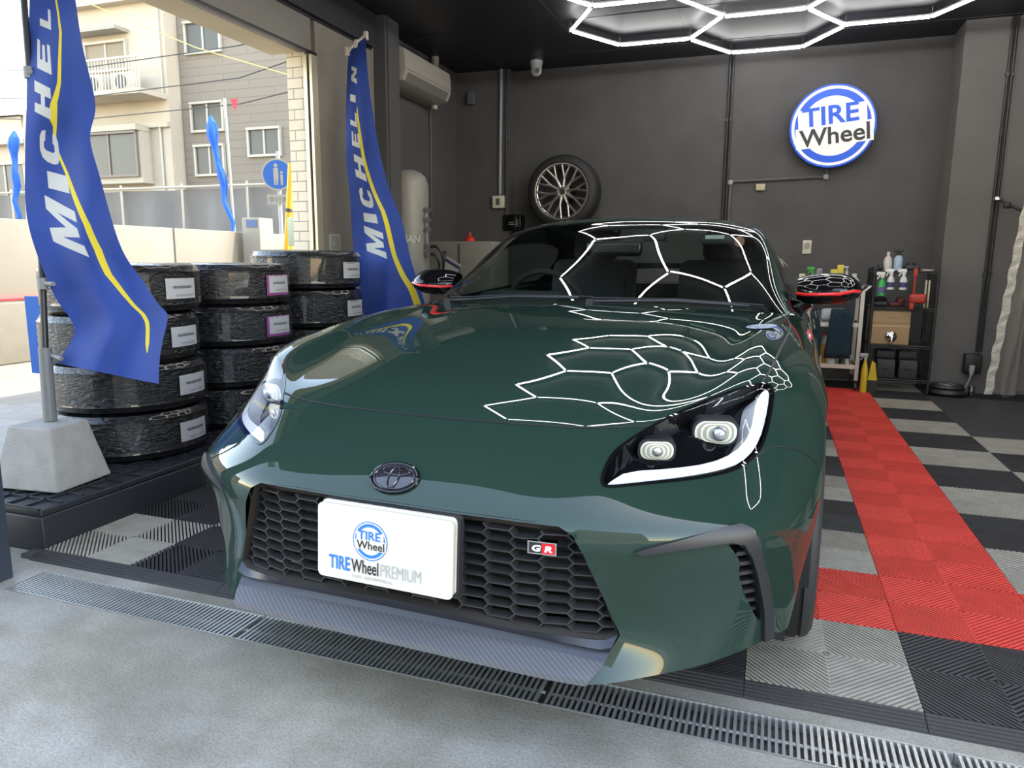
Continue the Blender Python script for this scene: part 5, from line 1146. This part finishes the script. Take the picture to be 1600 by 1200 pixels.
o_ = flag(fl, FLAG1, [-60,0,60,120,175,212,260,310,355,400,440,480,515,545,570],
     [('M',403,308,.24,.58),('I',303,268,.30,.56),('C',262,200,.22,.50),('H',187,125,.12,.36),('E',118,60,.17,.40),('L',47,8,.22,.44)],
     [(-50,.52,.02),(20,.60,.02),(50,.62,.025),(90,.56,.028),(130,.50,.03),(160,.40,.05),(180,.38,.07),(198,.44,.03),(230,.46,.018),(270,.56,.022),(310,.62,.032),(350,.69,.04),(390,.72,.045),(430,.68,.038),(470,.73,.025),(510,.76,.022),(540,.84,.02),(548,.86,.005)], (.009,.040,.24))
o_.matrix_parent_inverse = Matrix.Translation((3.09, -.29, -.388))
I1 = Matrix.Translation((3.09, -.29, -.388))
mb = MB(); mb.tube([(-3.075,.285,.3895),(-3.085,.300,.68)], .0245, 14); o_ = mb.build('socket_sleeve', mat('grey plastic tube', (.16,.165,.17), .45), fl); o_.matrix_parent_inverse = I1
mb = MB(); mb.tube([(-3.085,.300,.66),(-3.16,.40,1.3),(-3.285,.52,2.25),(-3.29,.53,2.45)], .0125, 10); o_ = mb.build('pole', m_pipe, fl); o_.matrix_parent_inverse = I1
for (a, b) in (((-3.10,.33,.93),(-3.03,.32,.93)), ((-3.09,.31,.655),(-3.0,.30,.640)), ((-3.215,.45,1.75),(-3.19,.44,1.75))):
    mb = MB(); mb.tube([a, b], .009, 8); mb.cyl((a[0], a[1], a[2]-.022), (a[0], a[1], a[2]+.022), .019, 12); o_ = mb.build('clip', mat('grey clip', (.22,.22,.22), .5), fl); o_.matrix_parent_inverse = I1
f2 = empty('banner_flag', (-3.22, 2.84, 0), 0, 'blue vertical banner with yellow swoosh and full MICHELIN lettering in front of the grey column', 'flag')
I2 = Matrix.Translation((3.22, -2.84, 0))
o_ = flag(f2, FLAG2, [60,110,160,210,260,310,350,400,440,480,530,570],
     [('M',405,353,.24,.58),('I',350,333,.26,.52),('C',328,291,.24,.52),('H',284,241,.22,.48),('E',233,205,.18,.42),('L',200,172,.15,.38),('I',161,148,.16,.38),('N',134,103,.20,.46)],
     [(168,.43,.01),(180,.42,.03),(210,.45,.045),(250,.50,.045),(300,.60,.045),(330,.68,.045),(370,.70,.045),(400,.72,.04),(430,.78,.05),(455,.86,.06),(480,.88,.06),(540,.90,.05)], (.010,.043,.27))
o_.matrix_parent_inverse = I2
m_pole = mat('cream pole', (.55,.50,.42), .4)
mb = MB(); mb.tube([(-3.225,2.86,0.02),(-3.225,2.86,2.46)], .010, 10); o_ = mb.build('pole', m_pole, f2); o_.matrix_parent_inverse = I2
mb = MB(); mb.tube([(-3.245,2.83,2.425),(-3.105,2.89,2.555)], .010, 10); o_ = mb.build('top_arm', m_pole, f2); o_.matrix_parent_inverse = I2
for p in ((-3.235,2.835,2.44), (-3.175,2.86,2.49), (-3.115,2.885,2.545)):
    mb = MB(); mb.rbox(p[0]-.014, p[0]+.014, p[1]-.014, p[1]+.014, p[2]-.035, p[2]+.022, .005); o_ = mb.build('clip', m_pole, f2); o_.matrix_parent_inverse = I2
mb = MB(); mb.rbox(-.14, .14, -.14, .14, -.0185, .05, .02, T=TR(-3.225, 2.86, 0)); o_ = mb.build('base_weight', m_blk, f2); o_.matrix_parent_inverse = I2
mb = MB(); mb.box(-.012, .0, -.065, .065, -.06, .06, T=TR(-3.388, 2.85, 1.15)); mb.box(.0, .002, -.055, .055, -.05, .05, 1, T=TR(-3.388, 2.85, 1.15)); mb.box(.002, .006, -.03, -.02, -.02, .01, 0, T=TR(-3.388, 2.85, 1.15)); tag(mb.build('electric_box', [mat('box frame pale', (.50,.49,.45), .5), mat('box door grey', (.30,.29,.26), .5)]), 'small grey electric box on the inner face of the pier', 'box')

# ---------- barrier, tarp fence, buildings across the yard
m_wh = mat('white barrier sheet', (.29,.265,.21), .8, noise=.05, nscale=1.5); m_lb = mat('barrier foot', (.25,.225,.175), .85, noise=.05)
for k in range(7):
    y0 = -1.2+1.72*k; b_ = empty('barrier_panel', (-7.6, y0, -.03), 0, 'white construction barrier panel across the yard', 'barrier'); 
    tag(b_, ('white barrier panel far left beyond the frame post', 'white barrier panel beside the left edge of the scene', 'white barrier panel left of the big flag', 'white barrier panel seen just left of the flag pole', 'white barrier panel behind the front tyre stack', 'white barrier panel above the middle tyre stack', 'white barrier panel nearest the utility cabinet')[k], 'barrier', 'white construction barrier panels')
    mb = MB(); mb.rbox(-.02, .02, .01, 1.70, .66, 1.44, .008); mb.box(-.03, .03, .0, .03, 0, 1.44); mb.build('panel_sheet', m_wh, b_)
    mb = MB(); mb.rbox(-.06, .06, .0, 1.71, 0, .62, .02); mb.build('foot_block', m_lb, b_)
    mb = MB(); mb.cyl((.03, 0, .655), (.03, 1.71, .655), .028, 10); mb.build('red_rail', mat('barrier red', (.62,.10,.09), .6), b_)
tp = empty('tarp_fence', (-13, 12, -.03), 0, 'long grey tarpaulin fence on a scaffold frame in front of the buildings', 'fence')
V = []; F_ = []; NX = 90
for i in range(NX):
    for j in range(8):
        x = -11+16*i/(NX-1); z = 2.62*j/7; V.append((x, .10*math.sin(x*3.1+j*.6)*(.3+.7*abs(math.sin(j*.5)))+.05*math.sin(x*7), z))
for i in range(NX-1):
    for j in range(7): F_.append((i*8+j, (i+1)*8+j, (i+1)*8+j+1, i*8+j+1))
mesh_obj('tarpaulin', V, F_, mat('grey tarpaulin', (.145,.138,.128), .7, noise=.12, nscale=1.2), tp, smooth=True)
for x in np.arange(-11, 5.1, 1.8):
    mb = MB(); mb.cyl((x, -.16, 0), (x, -.16, 2.75), .025, 8); mb.build('scaffold_post', mat('scaffold pipe', (.35,.33,.28), .5), tp)
for z in (1.3, 2.66): mb = MB(); mb.cyl((-11, -.2, z), (5, -.2, z), .025, 8); mb.build('scaffold_rail', mat('scaffold pipe', (.35,.33,.28), .5), tp)
# brown-grey sided building
def siding(name, col, lines):
    m = mat(name, col, .8, noise=.05, nscale=.6); nt = m.node_tree; b = nt.nodes['Principled BSDF']; w = nt.nodes.new('ShaderNodeTexBrick'); tc = nt.nodes.new('ShaderNodeTexCoord'); mp = nt.nodes.new('ShaderNodeMapping'); mp.inputs['Rotation'].default_value = (PI/2, 0, 0)
    nt.links.new(tc.outputs['Object'], mp.inputs[0]); nt.links.new(mp.outputs[0], w.inputs[0]); w.inputs['Scale'].default_value = 1; w.inputs['Brick Width'].default_value = 1.8; w.inputs['Row Height'].default_value = lines; w.inputs['Mortar Size'].default_value = .012
    w.inputs['Color1'].default_value = col+(1,); w.inputs['Color2'].default_value = tuple(c*.95 for c in col)+(1,); w.inputs['Mortar'].default_value = tuple(c*.72 for c in col)+(1,)
    nt.links.new(w.outputs[0], b.inputs['Base Color']); return m
m_fr = mat('window frame pale', (.42,.39,.32), .5); m_gl = mat('window glass dark', (.055,.055,.05), .35); m_curt = mat('curtain beige', (.26,.22,.16), .9)
def window(par, x0, x1, z0, z1, y=0, split=1, frame=m_fr, g=m_gl):
    w = MB(); t = .07
    w.box(x0-t, x1+t, y-.09, y+.02, z0-t, z0); w.box(x0-t, x1+t, y-.12, y+.02, z1, z1+t); w.box(x0-t, x0, y-.09, y+.02, z0, z1); w.box(x1, x1+t, y-.09, y+.02, z0, z1)
    for k in range(split): xm = x0+(x1-x0)*(k+1)/(split+1); w.box(xm-.03, xm+.03, y-.06, y+.02, z0, z1)
    f = w.build('window', frame, par); p = MB(); p.box(x0, x1, y-.03, y-.01, z0, z1); p.build('pane', g, f); return f
tb = empty('sided_building', (0, 17, 0), 0, 'tall building with grey-brown horizontal siding and small windows beyond the fence', 'building')
m_sid = siding('brown siding', (.225,.19,.15), .24)
mb = MB(); mb.box(-17.82, -6.5, 0, 9, -.03, 13); mb.build('wall', m_sid, tb)
for x0, x1, z0, z1 in ((-17.45,-16.25,7.15,7.95), (-17.4,-16.3,4.9,5.65), (-17.35,-16.35,3.6,4.4), (-15.35,-14.3,4.1,4.8), (-14.6,-13.4,7.15,7.95), (-11.5,-10.3,4.9,5.65)): window(tb, x0, x1, z0, z1)
wb = empty('apartment_house', (0, 16.5, 0), 0, 'cream apartment house with railed balcony and bay window left of the sided building', 'building')
m_cr2 = mat('cream render', (.46,.40,.31), .85, noise=.07, nscale=.8)
mb = MB(); mb.box(-22.6, -17.85, 0, 8, -.03, 8.6); mb.box(-22.6, -17.85, -.3, .0, 8.55, 8.75); mb.box(-22.6, -17.85, -.12, 0, 4.95, 5.1); mb.build('wall', m_cr2, wb)
window(wb, -20.9, -19.35, 6.75, 7.5, 0, 1, m_fr, m_curt)
mb = MB(); mb.box(-21.3, -19.2, -.5, 0, 7.75, 7.85); mb.build('canopy', mat('canopy grey', (.30,.28,.24), .7), wb)
mb = MB(); mb.box(-21.3, -17.9, -1.0, 0, 5.75, 5.9); mb.build('balcony_slab', m_cr2, wb)
mb = MB(); mb.box(-21.3, -17.9, -1.02, -.98, 6.72, 6.78)
for k in range(30): mb.box(-21.3+3.4*k/29-.015, -21.3+3.4*k/29+.015, -1.01, -.99, 5.9, 6.75)
mb.build('railing', m_fr, wb)
for k, x in enumerate((-20.0, -18.9)):
    mb = MB(); mb.rbox(x-.4, x+.4, -.7, -.4, 5.9, 6.45, .02); mb.build('outdoor_unit', mat('unit grey', (.50,.47,.40), .6), wb); mb = MB(); mb.lathe([(.0001,0),(.2,0),(.2,.02),(.0001,.02)], 20, TR(x, -.72, 6.17, 0, PI/2)); mb.build('fan_guard', mat('fan dark', (.12,.12,.12), .6), wb)
f_ = window(wb, -20.9, -18.75, 3.55, 4.75, -.45, 1, mat('brown window frame', (.16,.13,.11), .5))
mb = MB(); mb.box(-21.1, -18.6, -.6, 0, 4.83, 5.0); mb.box(-21.1, -18.6, -.45, 0, 3.3, 3.5); mb.box(-18.68, -18.62, -.45, 0, 3.5, 4.83); mb.build('bay', mat('bay trim', (.42,.38,.30), .7), wb)
mb = MB(); mb.tube([(-18.2,-.06,5.0),(-18.2,-.06,.0)], .04, 8); mb.tube([(-18.0,-.06,8.5),(-18.0,-.06,5.9)], .03, 8); mb.build('downpipe', m_fr, wb)
fb = empty('low_house', (-27, 16, 0), 0, 'low pale house at the far left edge behind the fence', 'building')
mb = MB(); mb.box(-4, 1.0, 2, 8, -.03, 6.0); mb.box(-4.2, 3.9, 0, 2, -.03, 4.6); mb.build('wall', m_cr2, fb)
mb = MB(); mb.box(-4.3, 4.0, -.3, 2.2, 4.6, 4.75); mb.add([(-4.2,1.8,6.0),(1.2,1.8,6.0),(1.2,8.2,6.0),(-4.2,8.2,6.0),(-4.2,5,7.0),(1.2,5,7.0)], [(0,1,5,4),(2,3,4,5),(1,2,5),(3,0,4)]); mb.build('roof', mat('roof grey', (.35,.32,.28), .7), fb)
window(fb, 1.8, 3.6, 2.4, 4.0, 0, 1)
# yard furniture
sp_ = empty('pedestrian_sign', (-7.71, 8.0, -.03), 0, 'round blue pedestrian sign with white walking figures on a grey post', 'sign')
mb = MB(); mb.cyl((0, .03, 0), (0, .03, 2.7), .03, 12); mb.build('post', mat('galvanised post', (.35,.35,.34), .45), sp_)
Ts_ = TR(0, -.0, 2.35, .42)
mb = MB(); mb.lathe([(.0001,0),(.24,0),(.24,.01),(.0001,.01)], 36, Ts_ @ TR(0, -.01, 0) @ Matrix.Rotation(PI/2, 4, 'X'), 0); mb.build('disc', m_wh, sp_)
mb = MB(); mb.lathe([(.0001,0),(.215,0)], 36, Ts_ @ TR(0, -.0215, 0) @ Matrix.Rotation(PI/2, 4, 'X'), 0)
mb.lathe([(.0001,0),(.030,0)], 14, Ts_ @ TR(-.02, -.024, .135) @ Matrix.Rotation(PI/2, 4, 'X'), 1); mb.lathe([(.0001,0),(.022,0)], 14, Ts_ @ TR(.065, -.024, .03) @ Matrix.Rotation(PI/2, 4, 'X'), 1)
for pl_ in ([(-.055,.10),(.015,.10),(.02,-.03),(.005,-.16),(-.015,-.16),(-.02,-.04),(-.03,-.16),(-.05,-.16),(-.06,.0)], [(.045,.0),(.085,.0),(.085,-.07),(.08,-.16),(.068,-.16),(.065,-.08),(.06,-.16),(.048,-.16)]):
    from mathutils.geometry import tessellate_polygon as _tp
    tr = _tp([[Vector((x, z, 0)) for x, z in pl_]]); mb.add([Ts_ @ Vector((x, -.024, z)) for x, z in pl_], [tuple(t) for t in tr], 1)
mb.build('face', [mat('sign face blue', (.01,.08,.30), .5), m_wh], sp_, fix=False)
mb = MB(); mb.box(-.17, .17, -.02, -.012, 1.90, 2.05, T=TR(0, 0, 0, .42)); mb.build('lower_plate', m_wh, sp_)
mb = MB(); flat_text(mb, '\u6b69\u884c\u8005', TR(0, 0, 0, .42) @ TR(0, -.0215, 1.935), .10, 0, 0, 0, 1); mb.build('plate_lettering', mat('sign ink', (.12,.12,.12), .7), sp_, fix=False)
m_ye = mat('guy cover yellow', (.75,.38,.01), .5)
for k, (a, b) in enumerate((((-6.24,6.0,0), (-5.96,6.03,2.22)), ((-6.08,5.75,0), (-5.90,5.85,2.16)))):
    g_ = empty('yellow_pole_guard', (0, 0, 0), 0, 'tall yellow guy-wire guard leaning beside the tiled pier, '+('left', 'right')[k]+' of the pair', 'pole guard')
    a = Vector(a); a.z = -.03; b = Vector(b); mb = MB(); mb.cyl(a, b, .038, 12); mb.build('sleeve', m_ye, g_)
    c = a+(b-a)*(.58+.16*k); mb = MB(); mb.cyl(c, c+(b-a)*.018, .042, 12); mb.build('band', mat('dark band', (.05,.05,.04), .6), g_)
    mb = MB(); mb.cyl(b, b+(b-a)*1.2, .006, 6); mb.build('guy_wire', m_gp, g_)
uc = empty('utility_cabinet', (-7.33, 7.0, -.03), 0, 'white utility cabinet with blue plate standing by the barrier', 'cabinet')
mb = MB(); mb.rbox(-.16, .14, -.15, .15, 0, 1.63, .01); mb.build('body', m_wh, uc); mb = MB(); mb.box(-.08, .10, -.158, -.151, 1.50, 1.60); mb.build('plate', mat('plate blue', (.05,.10,.25), .5), uc)
um = empty('meter_board', (-5.23, 5.0, -.03), 0, 'pale green meter box on a post at foot of the tiled pier', 'meter')
mb = MB(); mb.rbox(-.10, .10, -.06, .06, 1.20, 1.50, .01); mb.build('box', mat('pale green box', (.42,.46,.30), .5), um); mb = MB(); mb.cyl((0, .03, 0), (0, .03, 1.25), .025, 8); mb.box(-.09, .14, -.03, .0, 1.05, 1.16); mb.build('post', m_ye, um)
for k, (x0, x1, z0, z1, lb) in enumerate(((-10.69, -10.30, 3.72, 1.55, 'furled bright blue flag on a leaning pole before the siding'), (-15.9, -16.05, 3.70, 1.75, 'furled bright blue flag at the far left edge'))):
    g_ = empty('furled_flag', (0, 10, 0), 0, lb, 'flag'); mb = MB()
    n_ = 12; mb.tube([(x0+(x1-x0)*(i/n_)**1.1+.03*math.sin(i*1.3), .03*math.cos(i*1.7), z0+(z1-z0)*i/n_) for i in range(n_+1)], [.02, .10, .11, .07, .055, .06, .08, .075, .06, .05, .05, .045, .03], 8); mb.build('cloth', mat('bright blue cloth', (.008,.09,.42), .7), g_)
    mb = MB(); mb.cyl((x1+.03, .05, -.03), (x0+.33-.0, .05, z0+.3), .028, 8); mb.build('pole', mat('scaffold pipe', (.35,.33,.28), .5), g_)
rp_ = empty('pennant_rope', (0, 10, 0), 0, 'thin yellow rope with small red pennants stretched across the yard', 'rope')
mb = MB(); mb.tube([(-14.6,.0,6.45),(-12.66,0,5.66),(-10.9,0,4.95),(-8.81,0,4.30),(-6,0,3.6)], .009, 6); mb.build('rope', mat('rope yellow', (.65,.55,.15), .7), rp_)
for x, z in ((-10.1, 3.98), (-13.9, 6.15)):
    mb = MB(); mb.add([(x-.09,0,z),(x+.09,0,z),(x,.02,z-.22)], [(0,1,2)]); mb.build('pennant', mat('pennant red', (.75,.04,.06), .7), rp_)
for k, (z0, z1, z2) in enumerate(((5.6, 5.75, 6.5), (5.0, 5.1, 5.5), (6.4, 6.55, 6.9))):
    mb = MB(); mb.tube([(-27, 15, z0+.5), (-20, 15, z0), (-14, 15, z1), (-8, 15, z2+.4)], .016, 5); tag(mb.build('overhead_wire', m_pipe), 'thin dark overhead wire crossing the siding, '+('middle', 'lowest', 'highest')[k]+' of three', 'wire', 'overhead wires')
mb = MB(); mb.box(-4.66, -4.40, 1.42, 1.47, .33, .80); mb.box(-4.55, -4.50, 1.43, 1.46, -.03, .33); tag(mb.build('blue_board', mat('board blue', (.01,.10,.40), .6)), 'small bright blue board standing outside behind the flag pole', 'board')

# ---------- stainless drain channel in front of the mats
m_ss = mat('stainless steel', (.62,.62,.60), .38, metal=.75); m_pit = mat('drain pit', (.02,.02,.02), .9)
mb = MB(); mb.box(-2.66, 1.84, -.2545, -.1125, -.1, -.046); tag(mb.build('drain_bed', m_pit), kind='structure')
for k in range(5):
    x0 = -2.655+.898*k; g_ = empty('drain_grate', (x0, 0, 0), 0, 'steel drain grate section across the doorway, '+('leftmost, by the navy post', 'second from the left, before the tile mat', 'middle one under the bumper', 'second from the right, under the side vent', 'rightmost of the run')[k], 'grate', 'drain grate sections')
    mb = MB()
    for q in range(59): x = .010+.015*q; mb.box(x-.0034, x+.0034, -.2485, -.1185, -.036, -.0185)
    mb.build('bars', m_ss, g_, fix=False)
    mb = MB(); mb.cyl((.004, -.1835, -.031), (.892, -.1835, -.031), .0045, 8); mb.build('cross_rod', mat('bright rod', (.75,.74,.70), .3, metal=.5), g_)
    mb = MB(); mb.box(.0015, .8965, -.2525, -.2495, -.042, -.0165); mb.box(.0015, .8965, -.1175, -.1145, -.042, -.0165); mb.build('frame', m_ss, g_)
